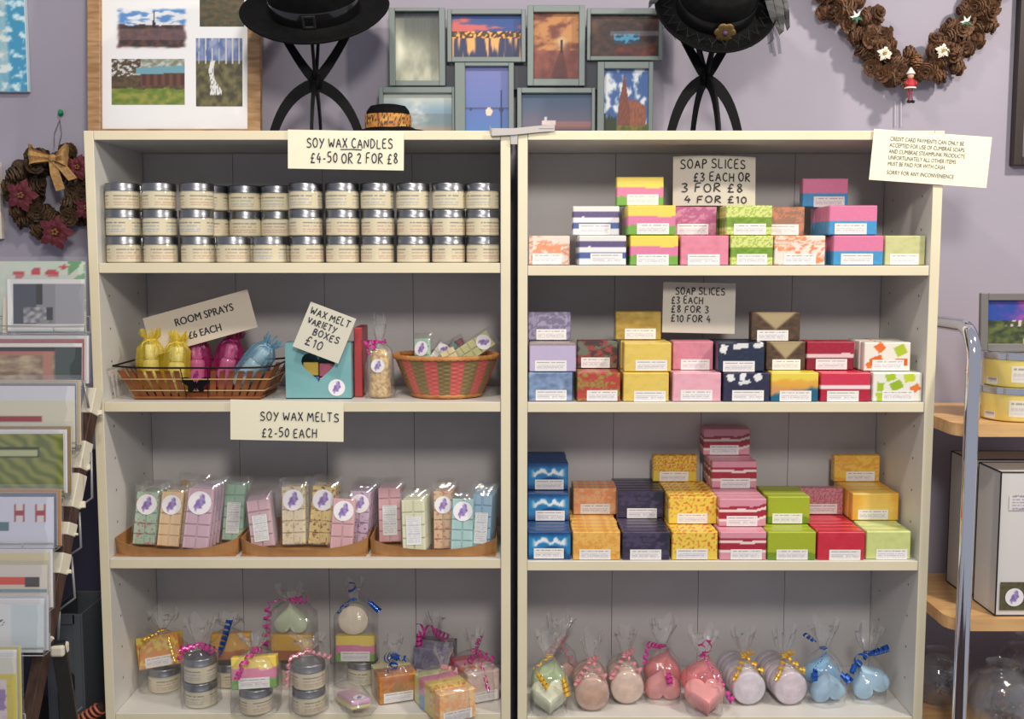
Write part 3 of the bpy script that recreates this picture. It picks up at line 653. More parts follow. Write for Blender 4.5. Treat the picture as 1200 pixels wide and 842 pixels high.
# ------------------------------------------------------------ clear bags and curled ribbon
def cello(parent, prof, seed=0, fold=9, film=None, T=None, amp=.0035, power=3.0):
    """bag lofted over (half width, half depth, height) rings: squarish low down, gathered at the neck, flared on top"""
    n = 56; g = G(); v = []; f = []; nk = min(range(len(prof)), key=lambda i: prof[i][0])
    pr = []
    for i in range(len(prof) - 1):
        for k in range(3): pr.append((tuple(prof[i][j] + (prof[i + 1][j] - prof[i][j]) * k / 3 for j in range(len(prof[i]))), i + k / 3))
    pr.append((prof[-1], len(prof) - 1))
    for (a, lv) in pr:
        ox, oy = (a[3], a[4]) if len(a) > 3 else (0, 0); up = max(0, min(1, (lv - nk + 1.5) / 1.5)); pw = power + (2 - power) * up
        for i in range(n):
            q = 2 * math.pi * i / n; c, s_ = math.cos(q), math.sin(q)
            x = math.copysign(abs(c) ** (2 / pw), c); y = math.copysign(abs(s_) ** (2 / pw), s_)
            k = amp * (1.3 * nz(c * 2.2, s_ * 2.2, lv * .9 + seed) + .5 * nz(c * 6, s_ * 6, lv * 1.7 + seed * 3))
            pl = (math.sin(q * fold + seed) * .5 + .5 * math.sin(q * (fold + 4) + seed * 2)) * up
            kx, ky = a[0] * (1 + .30 * pl), a[1] * (1 + .30 * pl)
            v.append((ox + (kx + k) * x, oy + (ky + k) * y, a[2] + (.012 * math.sin(q * 3 + seed) + .006 * math.sin(q * 7)) * (lv == len(prof) - 1) * 1.0))
    m = len(pr)
    for j in range(m - 1):
        for i in range(n): f.append((j * n + i, j * n + (i + 1) % n, (j + 1) * n + (i + 1) % n, (j + 1) * n + i))
    g.add(v, f, 0, T); return g.build('clear_bag', film or CELLO, parent, True)
def curl_geo(g, p0, p1, rad, turns, wid=.0022, grow=.3, phase=0.0, sag=0.0):
    """one curled ribbon running from p0 to p1"""
    p0, p1 = Vector(p0), Vector(p1); ax = (p1 - p0); t = ax.normalized(); e1 = t.orthogonal().normalized(); e2 = t.cross(e1); n = max(10, int(turns * 14)); pts = []
    for i in range(n + 1):
        u = i / n; a = phase + turns * 2 * math.pi * u; r = rad * min(1, u * 4 + .15) * (1 + grow * u)
        pts.append(p0 + ax * u + (e1 * math.cos(a) + e2 * math.sin(a)) * r - Vector((0, 0, sag * math.sin(u * math.pi))))
    v = []; f = []; w = t * wid
    for p in pts: v += [p - w, p + w]
    for i in range(n): f.append((2 * i, 2 * i + 1, 2 * i + 3, 2 * i + 2))
    g.add(v, f)
def ribbon(parent, col, curls, knot=None, kr=.004, T=None):
    g = G()
    for c in curls: curl_geo(g, *c)
    if knot is not None: g.tube([(knot[0] + kr * 1.15 * math.cos(a * .42), knot[1] + kr * 1.0 * math.sin(a * .42), knot[2]) for a in range(16)], .0018, 6); g.lathe([(0, -.003), (.0026, -.001), (.0026, .001), (0, .003)], 10, 0, trs((knot[0], knot[1] - kr * 1.1, knot[2])))
    return g.build('curled_ribbon', mat(col, .22, .35, .4), parent, True)
RB_MAG, RB_PINK, RB_BLUE, RB_GOLD = (210, 60, 150), (236, 160, 170), (18, 84, 176), (226, 176, 50)

# bag of golden wax crumbs behind the woven basket
def crumb_bag():
    Y = .045; x = P(444, 455, Y).x; t = thing('wax_melt_bag', (x, Y + .02, Z2 + .0012), 'clear bag of golden wax crumbs tied with magenta ribbon', 'wax melt')
    g = G(); rr = random.Random(5)
    def cr(p, a, j): k = 1 + .10 * nz(p[0] * 90, p[1] * 90, p[2] * 60); return [p[0] * k, p[1] * k, p[2]]
    g.lathe([(0, .001), (.020, .001), (.0225, .006), (.022, .03), (.020, .06), (.019, .085), (.016, .094), (0, .096)], 44, 0, None, 1, .75, 0, 2 * math.pi, cr)
    g.build('wax_crumbs', mat_noise((176, 134, 78), (228, 202, 146), 130, .5, (1, 1, 1), .8), t, True)
    sticker_geo(.0135, trs((-.002, -.0182, .064), (R(0), 0, 0))).build('sticker', PRINT, t)
    cello(t, [(.026, .02, .0005), (.031, .024, .012), (.028, .021, .06), (.022, .017, .095), (.005, .005, .110), (.010, .006, .130), (.012, .007, .152)], 3)
    ribbon(t, RB_MAG, [((0, -.006, .110), (-.030, -.020, .106), .006, 2.5, .003), ((0, -.006, .110), (-.022, -.022, .092), .006, 2, .003), ((0, -.006, .110), (.016, -.012, .112), .004, 1.5, .002)], (0, 0, .110), .006)
crumb_bag()
def woven_basket():
    Y = .075; a, b = P(462, 421, Y), P(583, 416, Y); fa, fb = P(482, 465, .03), P(563, 465, .03)
    cx = (a.x + b.x) / 2; rt = (b.x - a.x) / 2; rb = (fb.x - fa.x) / 2 * 1.02; h = P(520, 419, .02).z - Z2
    t = thing('woven_basket', (cx, Y + .015, Z2 + .001), 'oval woven basket striped coral pink and olive, full of wax melts', 'basket'); sy = .78
    n = 160; rows = 36
    def shape(u): return rb + (rt - rb) * u ** .8
    def wv(p, a_, j): k = .0011 * math.sin(j * math.pi / 2) * (1 if int((a_ / (2 * math.pi)) * 44) % 2 else -1); r_ = math.hypot(p[0], p[1] / sy); s_ = 1 + k / r_; return [p[0] * s_, p[1] * s_, p[2]]
    def cl(u, v): return lin((206, 98, 92) if int(u * 22) % 2 else (134, 116, 76))
    g = G(); g.lathe([(shape(j / rows), .004 + (h - .008) * j / rows) for j in range(rows + 1)], n, 0, None, 1, sy, 0, 2 * math.pi, wv, cl); g.build('woven_side', mat_attr(.55), t, True)
    st = mat_noise((170, 106, 52), (198, 138, 78), 40, .5)
    g = G(); g.lathe([(0, .003), (rb * .98, .003)], 60, 0, None, 1, sy); ring = lambda r_, z, k, ph, am: [(r_ * math.cos(2 * math.pi * i / k) + 0, r_ * sy * math.sin(2 * math.pi * i / k), z + am * math.sin(ph + i * 1.3)) for i in range(k)]
    g.tube(ring(rb, .005, 90, 0, .001), .0040, 7, 0, None, True); g.tube(ring(rb * .99, .0045, 90, math.pi, .001), .0038, 7, 0, None, True); g.build('base', st, t, True)
    g = G(); g.tube(ring(rt, h - .003, 110, 0, .0014), .0044, 7, 0, None, True); g.tube(ring(rt * 1.004, h - .003, 110, math.pi, .0014), .0042, 7, 0, None, True); g.build('rim', st, t, True)
    return cx, Y + .015, h
WX, WY, WH = woven_basket()
BG = 'wax melts in the woven basket'
zz = Z2 + WH
wax_bar(None, (P(494, 418, .06).x, .075, zz - .052), (R(-10), R(-4), R(-24)), .034, .085, (150, 204, 170), 'mint green wax melt bar standing upright in the woven basket', BG, 'sticker', None, True, 2)
wax_bar(None, (P(507, 412, .05).x, .064, zz - .018), (R(-52), R(34), R(0)), .030, .062, (226, 224, 220), 'white wax melt bar with sticker lying in the woven basket', BG, 'sticker', None, True, 3)
wax_bar(None, (P(516, 414, .06).x, .092, zz - .024), (R(-40), R(46), R(10)), .028, .066, (130, 190, 180), 'turquoise wax melt bar lying across the woven basket', BG, 'label', None, True, 4)
wax_bar(None, (P(538, 420, .05).x, .044, zz - .034), (R(-30), R(-30), R(0)), .030, .058, (232, 210, 140), 'cream yellow wax melt bar at the woven basket front', BG, 'none', None, True, 5)
wax_bar(None, (P(549, 416, .08).x, .130, zz - .036), (R(-24), R(-30), R(0)), .034, .070, (140, 40, 56), 'dark red wax melt bar at the back of the woven basket', BG, 'none', None, True, 6)
wax_bar(None, (P(535, 424, .06).x, .088, zz - .010), (R(-30), R(56), R(-6)), .036, .085, (202, 200, 118), 'olive yellow wax melt bar with sticker leaning on the basket rim', BG, 'sticker', None, True, 7)

# ------------------------------------------------------------ candle shelf three: kraft trays of wax melt bars
Z3 = HL[2]; KR = mat_noise((158, 110, 62), (178, 130, 80), 25, .7)
TG = 'kraft trays on the third candle shelf'
def tray(px0, px1, label):
    Y = .018; a, b = P(px0, 655, Y), P(px1, 655, Y); w = b.x - a.x - .002; d = .185; hc, hm = .034, .014
    t = thing('kraft_tray', ((a.x + b.x) / 2, Y, Z3 + .0008), label, 'tray', TG)
    n = 24; r = .018
    def wall(y0, hc, hm, fl):
        v = []; f = []
        for i in range(n + 1):
            u = -1 + 2 * i / n; z = hm + (hc - hm) * abs(u) ** 2.2
            yb = y0 + fl * (abs(u) ** 8) * .02
            v += [(u * w / 2 * .985, yb, 0), (u * w / 2, yb - fl * .004, z), (u * w / 2, yb - fl * .004 + .0016, z), (u * w / 2 * .985, yb + .0016, 0)]
        for i in range(n):
            for k in range(4): f.append((4 * i + k, 4 * i + (k + 1) % 4, 4 * i + 4 + (k + 1) % 4, 4 * i + 4 + k))
        return v, f
    g = G(); g.add(*wall(0, hc, hm, 1)); g.build('front_wall', KR, t, False)
    g = G(); g.add(*wall(d, hc, hc * .9, -.3)); g.build('rear_wall', KR, t, False)
    for s_ in (-1, 1):
        g = G(); g.box((s_ * (w / 2 - .002), d / 2 + .008, hc * .5), (.0016, d - .024, hc), 0); g.build('end_wall', KR, t)
    g = G(); g.box((0, d / 2, .0008), (w * .98, d - .004, .0012)); g.build('base', KR, t)
    return (a.x + b.x) / 2
tray(131.5, 278, 'brown kraft tray of wax melts beside the bookcase side panel')
tray(279.5, 431, 'brown kraft tray of wax melts in the middle of its shelf')
tray(432, 583, 'brown kraft tray of wax melts nearest the soap bookcase')
zt = Z3 + .0072
BARS = [  # foot x, top x, foot row, top row, width px, colour, speckle, face, copies behind, look, tray
 (169, 174, 638, 575, 27, (150, 196, 164), (196, 120, 130), 'sticker', 3, 'speckled mint green', 'first tray'), (197, 203, 640, 575, 26, (238, 196, 134), None, 'sticker', 1, 'peach orange', 'first tray'),
 (229, 236, 643, 571, 31, (206, 160, 184), None, 'sticker', 3, 'lilac pink', 'first tray'), (272.5, 276, 633, 566, 25, (148, 200, 164), None, 'label', 1, 'pale green back facing', 'first tray'),
 (309, 302, 641, 584, 28, (206, 158, 172), None, 'label', 4, 'mauve back facing', 'middle tray'), (345, 343, 638, 568, 28, (226, 208, 168), (190, 170, 120), 'sticker', 1, 'cream', 'middle tray'),
 (375, 380, 638, 568, 28, (228, 194, 92), (150, 90, 60), 'sticker', 2, 'speckled yellow', 'middle tray'), (400, 404, 644, 583, 27, (220, 154, 160), None, 'sticker', 0, 'rose pink', 'middle tray'), (418, 423, 637, 574, 25, (196, 158, 190), (150, 100, 150), 'sticker', 4, 'lilac', 'middle tray'),
 (458, 456, 635, 570, 27, (226, 154, 164), None, 'label', 2, 'bright pink back facing', 'last tray'), (486, 484, 646, 584, 28, (222, 224, 176), None, 'label', 3, 'pale cream green back facing', 'last tray'),
 (520, 519, 643, 574, 23, (220, 176, 118), (200, 120, 100), 'sticker', 3, 'tan', 'last tray'), (541, 543, 651, 583, 26, (146, 204, 202), None, 'sticker', 0, 'turquoise', 'last tray'), (562, 566, 645, 578, 24, (112, 170, 206), None, 'label', 4, 'sky blue back facing', 'last tray')]
for i, (xb, xt, yb, yt, wp, col, sp, face, nb, look, tr) in enumerate(BARS):
    yy = max(PZ(xb, yb, zt).y, .030); p = P(xb, yb, yy); q = P(xt, yt, yy + .020); w = P(xb + wp / 2, yb, yy).x - P(xb - wp / 2, yb, yy).x; L_ = (q - Vector((p.x, yy, zt))).length
    tilt = math.atan2(q.x - p.x, q.z - zt)
    for k in range(nb + 1):
        y2 = yy + k * .0165
        wax_bar(None, (p.x + k * (.0022 if nb > 1 else .004) * (-1 if xb in (309,) else 1), y2, zt + .0004), (R(-13), tilt, R(0)), w, L_ * .98, col, '%s wax bar, %s, %s' % (look, ('front of its row', 'second in its row', 'third in its row', 'fourth in its row', 'fifth in its row')[k], tr + ' from the wreath' if tr == 'first tray' else ('tray beside the soap bookcase' if tr == 'last tray' else tr)), 'wax melt bars in the kraft trays', face if k == 0 else 'none', sp, True, i + k)
tx = P(214, 565, .13).x
wax_bar(None, (tx, .150, zt + .0004), (R(-10), R(6), 0), .052, .114, (172, 132, 84), 'tan wide wax melt bar standing behind the peach orange one', 'wax melt bars in the kraft trays', 'none', None, True, 44)
# ------------------------------------------------------------ candle shelf four: bagged gift sets
Z4 = HL[3]
def part_soap(parent, key, loc, rot, w=.090, h=SH, t=.025, lab=True, seed=1):
    o = put('soap_slice', soap_mesh(key, w, h, t), parent, loc, rot)
    if lab: put('paper_label', label_mesh(seed % 5), o, (0, -t / 2 - .0006, -h / 2 + .0125))
    return o
def gpos(px, py): p = PZ(px, py, Z4); return (p.x, min(max(p.y, .02), .2), Z4 + .0006)
GG = 'bagged gift sets on the lowest visible candle shelf'
def gift(px, py, label, rz=0): return thing('gift_set', gpos(px, py), label, 'gift set', GG, rz)
def bag2(t, w, d, h, neck, top, seed, ox=0, fl=.030): return cello(t, [(w * .9, d * .9, .0003), (w, d, .006), (w, d, h * .5), (w * .98, d * .96, h), (w * .62, d * .6, h + (neck - h) * .6, ox * .5, 0), (.006, .006, neck, ox, 0), (fl * .6, fl * .4, neck + (top - neck) * .5, ox, 0), (fl, fl * .55, top, ox, 0)], seed)
t = gift(193, 806, 'gift set of one candle under a tilted amber marbled soap slice', R(-6)); candle_jar(0, 0, 0, None, None, 1, t)
part_soap(t, f_marble((232, 208, 92), (222, 142, 62), 2.2, -.05, 4), (-.004, -.004, .083), (R(-12), R(-12), R(0)), .094, .066, .026, True, 1)
bag2(t, .046, .040, .09, .126, .158, 1); ribbon(t, RB_GOLD, [((0, -.01, .126), (-.03, -.03, .112), .005, 2.5), ((.02, -.02, .12), (.040, -.036, .072), .004, 4)], (0, 0, .126), .006)
t = gift(236, 823, 'gift set of two stacked candles tied with a magenta bow', 0); candle_jar(0, 0, 0, None, None, 2, t); candle_jar(0, 0, JH, None, None, 5, t)
bag2(t, .036, .036, .10, .122, .168, 2); ribbon(t, RB_MAG, [((0, -.006, .122), (-.036, -.020, .117), .006, 3, .0028), ((0, -.006, .122), (.030, -.022, .118), .007, 3, .0028), ((-.03, -.02, .117), (-.034, -.026, .096), .005, 1.5)], (0, 0, .122), .006)
t = gift(270, 800, 'gift set of a candle and yellow orange soap with blue spiral ribbon', R(5)); candle_jar(0, 0, 0, None, None, 3, t)
part_soap(t, f_layers([(.35, (226, 172, 70)), (0, (196, 116, 66))], .05, 3), (.004, 0, .082), (R(-6), 0, 0), .082, .056, .025, False)
bag2(t, .042, .036, .09, .120, .140, 3); ribbon(t, RB_BLUE, [((-.016, -.030, .070), (.008, -.030, .150), .0065, 7, .0036, .1)], None)
t = gift(300, 832, 'gift set of a candle under a yellow pink and green soap', R(2)); candle_jar(0, 0, 0, None, None, 0, t)
part_soap(t, 'tri', (0, -.004, .0795), (R(-10), R(-3), R(0)), .090, .064, .026, True, 2)
bag2(t, .048, .040, .09, .125, .150, 4); ribbon(t, RB_MAG, [((0, -.012, .125), (-.02, -.036, .100), .006, 2.5, .003), ((-.02, -.036, .100), (-.028, -.042, .080), .005, 2, .003), ((0, -.012, .125), (.012, -.02, .128), .006, 2)], (0, 0, .125), .006)
def heart_poly(s, n=40):
    return [(s * .0625 * 16 * math.sin(q) ** 3, s * .0625 * (13 * math.cos(q) - 5 * math.cos(2 * q) - 2 * math.cos(3 * q) - math.cos(4 * q)) * 1.02) for q in (2 * math.pi * i / n for i in range(n))][::-1]
def heart_geo(g, s, th, T=None, mi=0):
    prof = [(.0, .86), (.12, .97), (.30, 1.0), (.70, 1.0), (.88, .97), (1.0, .86)]; ply = heart_poly(s, 44); n = len(ply); v = []; f = []
    for (u, k) in prof: v += [(x * k, (u - .5) * th, z * k) for x, z in ply]
    m = len(prof)
    for j in range(m - 1):
        for i in range(n): a = j * n; f.append((a + i, a + n + i, a + n + (i + 1) % n, a + (i + 1) % n))
    c0, c1 = len(v), len(v) + 1; v += [(0, -th * .52, -.002), (0, th * .52, -.002)]
    for i in range(n): f.append((c0, i, (i + 1) % n)); f.append((c1, (m - 1) * n + (i + 1) % n, (m - 1) * n + i))
    g.add(v, f, mi, T)
def heart(parent, s, th, col, loc, rot, rest=None):
    g = G(); heart_geo(g, s, th)
    if rest is not None: M3 = Euler(rot).to_matrix(); loc = (loc[0], loc[1], rest - min((M3 @ Vector(v)).z for v in g.v))
    m = mat_noise(mix(col, (255, 255, 255), .06), mix(col, (0, 0, 0), .05), 30, .55, (1, 1, 1), .15)
    return g.build('bath_heart', m, parent, True, loc, rot, 50)
t = gift(344, 800, 'tall gift set of a pale green heart on a yellow brown soap', R(-3)); candle_jar(.002, .01, 0, None, None, 4, t); 
part_soap(t, f_layers([(.40, (226, 176, 66)), (0, (176, 102, 60))], .05, 9), (0, 0, .080), (R(-4), 0, 0), .088, .056, .025, False)
heart(t, .036, .026, (206, 216, 178), (-.002, -.002, .139), (R(-6), R(180), 0))
bag2(t, .052, .040, .15, .182, .200, 5); ribbon(t, RB_MAG, [((0, -.01, .182), (.034, -.02, .188), .007, 3), ((0, -.01, .182), (-.044, -.02, .184), .003, 1), ((-.044, -.02, .184), (-.050, -.03, .088), .0075, 5.5, .0028)], (0, 0, .182), .006)
t = gift(362, 832, 'gift set of two stacked candles tied with pale pink ribbon', 0); candle_jar(0, 0, 0, None, None, 1, t); candle_jar(.001, 0, JH, None, None, 3, t)
bag2(t, .037, .036, .10, .122, .146, 6); ribbon(t, RB_PINK, [((0, -.006, .122), (.046, -.02, .116), .004, 4, .0028), ((0, -.006, .122), (-.034, -.02, .112), .004, 3, .0028), ((-.034, -.02, .112), (-.038, -.03, .06), .004, 4, .0028)], (0, 0, .122), .006)
t = gift(418, 800, 'gift set of a round white bath disc above striped soap and candle', R(0)); candle_jar(.012, .012, 0, None, None, 2, t)
part_soap(t, 'tri', (0, 0, .078), (R(-4), 0, 0), .084, .056, .026, True, 3)
g = G(); g.lathe([(0, -.012), (.026, -.012), (.031, -.008), (.031, .008), (.026, .012), (0, .012)], 48, 0, trs((0, 0, 0), (R(90), 0, 0))); g.build('bath_disc', mat_noise((236, 222, 196), (226, 208, 178), 60, .6, (1, 1, 1), .3), t, True, (-.004, -.004, .140), (0, 0, 0), 50)
bag2(t, .046, .036, .145, .182, .215, 7, -.004, .018); ribbon(t, RB_BLUE, [((-.004, -.006, .184), (-.036, -.02, .160), .004, 2.2), ((-.004, -.006, .198), (-.008, -.01, .216), .008, 1.2), ((-.004, -.008, .214), (.030, -.02, .184), .0015, 1), ((.030, -.02, .184), (.052, -.026, .166), .005, 4, .003)], (-.004, 0, .182), .005)
# lilac and yellow bar pack lying down
t = gift(415, 830, 'pack of lilac and yellow wax bars lying aslant in clear film', R(-62))
g = G(); g.box((0, 0, .019), (.092, .040, .012), 0, .004); g.build('wax_bar', mat((214, 172, 200), .35, 0, .4), t, False, (0, 0, .003), (0, R(-9), 0))
g = G(); g.box((0, 0, .006), (.088, .042, .012), 0, .004); g.build('wax_bar', mat((226, 212, 140), .35, 0, .4), t, False, (-.002, 0, .008), (0, R(-9), 0))
sticker_geo(.012, trs((.03, 0, .0345), (R(-90), 0, R(90)))).build('sticker', PRINT, t)
g = G(); n = 40; v = []; f = []
for j in range(15):
    u = j / 14 * 2 - 1; k = (1 - abs(u) ** 7 * .8)
    for i in range(n):
        q = 2 * math.pi * i / n; v.append((u * .066 + .003 * math.sin(q * 4), .027 * math.copysign(abs(math.cos(q)) ** .6, math.cos(q)) * (1 - .1 * abs(u)) + .003 * nz(u * 4, q, 1), max(.0012, .022 + .022 * k * math.copysign(abs(math.sin(q)) ** .6, math.sin(q)) + .003 * nz(u * 5, q * 2, 3)) - .0008))
for j in range(14):
    for i in range(n): f.append((j * n + i, j * n + (i + 1) % n, (j + 1) * n + (i + 1) % n, (j + 1) * n + i))
g.add(v, f); g.build('clear_bag', CELLO, t, True)
def block_pack(px, py, rz, keys, label, w=.088, h=.060, seed=1, neck=None, rib=None, bag=True):
    t = gift(px, py, label, rz); n = len(keys); th = .0255
    for i, k in enumerate(keys): part_soap(t, k, (0, (i - (n - 1) / 2) * th, h / 2 + .0006), (0, 0, 0), w, h, th - .0006, i == 0, seed + i)
    if bag: bag2(t, w * .54, n * th * .54 + .002, h, h + .028, h + .062, seed, 0, .020)
    if rib: ribbon(t, rib[0], rib[1], (0, 0, h + .028), .006)
    return t
am = f_marble((188, 110, 44), (206, 138, 58), 2.4, .0, 3, (166, 120, 52))
block_pack(462, 815, R(20), [am, f_plain((170, 108, 60), 20), 'olive'], 'gift pack led by an amber brown soap slice with blue ribbon', .080, .058, 3, None, (RB_BLUE, [((0, -.008, .086), (-.022, -.04, .098), .009, 2.5, .0036), ((0, -.008, .086), (-.014, -.045, .074), .008, 2, .0036), ((0, -.008, .086), (.02, -.03, .086), .005, 2)]))
block_pack(511, 788, R(-14), [f_marble((120, 112, 142), (150, 146, 176), 4, .0, 8), 'dlav', 'dpurple'], 'gift pack of purple grey soap slices standing at the back', .076, .070, 4, None, (RB_MAG, [((0, -.008, .098), (-.030, -.03, .104), .012, 1.5, .003), ((-.026, -.03, .104), (-.024, -.04, .074), .006, 3.5, .003), ((0, -.008, .098), (.030, -.028, .094), .0075, 3, .003)]))
block_pack(520, 836, R(28), [f_marble((232, 200, 150), (236, 168, 110), 3, .0, 5), 'yspeck', 'yellow', 'pinkblue', 'olive'], 'large gift pack of peach and yellow soap slices turned cornerwise', .078, .060, 5, None, (RB_PINK, [((0, -.008, .088), (-.016, -.03, .092), .005, 2), ((0, -.008, .088), (.018, -.03, .086), .005, 2)]))
block_pack(556, 812, R(24), [f_plain((226, 200, 190), 20), 'white_orange', 'pink', 'crimson'], 'gift pack of white pink and red soap slices with magenta curls', .070, .064, 6, None, (RB_MAG, [((0, -.01, .092), (-.034, -.05, .086), .006, 3, .003), ((0, -.01, .092), (.024, -.05, .084), .006, 3, .003), ((0, -.01, .100), (.0, -.03, .128), .004, 3), ((0, -.03, .084), (.004, -.066, .030), .003, 5)]))
t = None
# ------------------------------------------------------------ soap shelf four: bagged bath hearts and tablet rolls
Z5 = HR[3]
def g5(px, py): p = PZ(px, py, Z5); return (p.x, min(max(p.y, .015), .18), Z5 + .0006)
HG = 'bagged bath hearts and rolls on the lowest visible soap shelf'
def roll(px, py, col, label, rib, n=7, r=.0335, yaw=0, seed=1, back=True):
    """round bath tablets in a row lying on their side, wrapped in clear film"""
    t = thing('bath_tablet_roll', g5(px, py), label, 'bath bomb', HG, yaw); th = .0215
    m = mat_noise(mix(col, (255, 255, 255), .06), mix(col, (0, 0, 0), .06), 60, .65, (1, 1, 1), .4)
    for i in range(n):
        g = G(); g.lathe([(0, 0), (r * .90, 0), (r * .98, .002), (r, .004), (r, th - .005), (r * .98, th - .003), (r * .90, th - .001), (0, th - .001)], 44, 0, trs((0, 0, 0), (R(-90), 0, 0)))
        g.build('bath_tablet', m, t, True, (.0008 * math.sin(i * 2), i * th, r + .002), (0, 0, 0), 45)
    g = G(); nn = 48; L_ = n * th; v = []; f = []
    prof = [(-.0035, .55), (-.0025, .90), (0, 1.03), (L_ * .35, 1.05), (L_ * .7, 1.05), (L_, 1.06)]
    for j, (y, k) in enumerate(prof):
        for i in range(nn): q = 2 * math.pi * i / nn; kk = k * r + .0015 * nz(math.cos(q) * 4, math.sin(q) * 4, j + seed); v.append((kk * math.cos(q), y + .0012 * nz(q * 2, j, seed), max(.0006, r + .002 + kk * math.sin(q))))
    for j in range(len(prof) - 1):
        for i in range(nn): f.append((j * nn + i, j * nn + (i + 1) % nn, (j + 1) * nn + (i + 1) % nn, (j + 1) * nn + i))
    g.add(v, f)
    T = trs((0, .045, r * 1.9)); k2 = len(g.v)
    g.build('clear_wrap', CELLO, t, True)
    cello(t, [(.024, .04, 0), (.016, .03, .012), (.005, .006, .026), (.014, .01, .05), (.022, .014, .074)], seed, 9, None, T)
    kz = r * 1.9 + .026
    ribbon(t, rib, [((0, .038, kz), (-.026, .0, kz - .018), .005, 3, .003), ((0, .038, kz), (.030, .0, kz - .022), .005, 3, .003), ((-.024, .0, kz - .018), (-.034, -.004, kz - .032), .004, 2, .003), ((0, .038, kz), (.012, .03, kz + .012), .005, 2, .003)], (0, .045, kz), .006)
    return t
def heart_bag(px, py, cols, label, rib, lean=-30, s=.034, th=.028, yaw=0, seed=1, curls=None, spin=0):
    t = thing('bath_heart_bag', g5(px, py), label, 'bath bomb', HG, yaw); c = cols[0]
    le = R(lean); zc = .030 * math.cos(le) + .012
    c = mix(c, (255, 236, 232), .22); heart(t, s, th, c, (0, .010, 0), (le, R(spin), 0), .0012)
    for i, c2 in enumerate(cols[1:]): heart(t, s * 1.08, th, c2, (.004 * (-1) ** i, .052 + .034 * i, 0), (R(-14), R(180 + 12 * (-1) ** i), 0), .016 + .012 * i)
    hh = .062 if len(cols) < 2 else .078
    cello(t, [(.036, .034, .0003, 0, .016), (.035, .042, .008, 0, .02), (.036, .043, .035, 0, .022), (.032, .036, hh, 0, .028), (.018, .018, hh + .016, 0, .034), (.006, .006, hh + .026, 0, .038), (.018, .012, hh + .048, 0, .044), (.028, .016, hh + .072, .004, .05)], seed)
    kz = hh + .026; base = curls or [((0, .03, kz), (-.026, .0, kz - .012), .0055, 3, .003), ((0, .03, kz), (.028, -.012, kz - .030), .0055, 3.5, .003), ((0, .03, kz), (.010, .02, kz + .018), .005, 2, .003)]
    ribbon(t, rib, base, (0, .038, kz), .006); return t
heart_bag(644, 836, [(214, 224, 186), (186, 210, 160)], 'bag of pale green bath hearts with yellow ribbon', RB_GOLD, -62, .036, .036, 0, 1, [((0, .03, .104), (-.030, .0, .092), .003, 2, .0026), ((-.026, -.01, .09), (-.006, -.02, .062), .005, 4, .003), ((.026, -.005, .078), (.034, -.02, .046), .005, 4, .0034)])
roll(694, 834, (206, 168, 148), 'beige pink bath tablet roll with the darkest round end', RB_PINK, 5, .0338, R(0), 2)
roll(735, 826, (222, 194, 178), 'pale beige bath tablet roll beside the darker beige one', RB_PINK, 5, .0336, R(0), 3)
heart_bag(777, 822, [(232, 132, 132), (226, 120, 124)], 'bag of coral pink bath hearts tied with a magenta curl', RB_MAG, -22, .037, .030, R(-4), 4, [((0, .03, .104), (-.030, .006, .118), .005, 4, .0028), ((-.03, .006, .118), (-.040, -.004, .082), .004, 3, .0026), ((.006, -.02, .070), (.012, -.028, .050), .006, 2.5, .003)], 180)
heart_bag(827, 836, [(240, 136, 136), (230, 118, 124)], 'bag of coral pink bath hearts with tall looping magenta ribbon', RB_MAG, -64, .040, .036, 0, 5, [((0, .03, .104), (-.010, .02, .146), .006, 2, .002), ((0, .03, .104), (.012, .02, .146), .007, 1.6, .002), ((0, .03, .104), (.034, -.01, .060), .003, 4, .002), ((.036, -.015, .052), (.048, -.03, .038), .006, 2, .0034)])
roll(878, 827, (222, 212, 222), 'lilac white bath tablet roll beside the coral hearts', RB_GOLD, 6, .0338, R(5), 6)
roll(927, 827, (220, 204, 214), 'lilac pink bath tablet roll beside the blue hearts', RB_GOLD, 6, .0340, R(7), 7)
heart_bag(971, 825, [(146, 200, 236), (132, 188, 226)], 'bag of pale blue bath hearts beside the lilac roll', RB_BLUE, -18, .035, .028, R(4), 8, [((0, .02, .104), (-.034, -.008, .076), .002, 2, .002), ((-.034, -.008, .076), (-.036, -.012, .058), .006, 2, .004), ((0, .02, .104), (.020, -.02, .070), .002, 1, .002), ((.018, -.02, .072), (.030, -.03, .060), .007, 2, .004), ((-.02, .03, .120), (-.046, .02, .140), .004, 3, .003)], 172)
heart_bag(1018, 821, [(152, 206, 240)], 'bag with one pale blue bath heart beside the side panel', RB_BLUE, -8, .038, .032, R(-10), 9, [((-.008, .02, .090), (-.030, -.012, .080), .009, 1.6, .004), ((0, .02, .090), (.034, -.006, .116), .006, 4.5, .004), ((-.03, -.01, .082), (-.036, -.016, .064), .005, 2.5, .004)], 150)
heart_bag(657, 806, [(214, 160, 140)], 'bag of rusty pink bath hearts half hidden behind the green bag', RB_PINK, -6, .028, .024, R(0), 11)
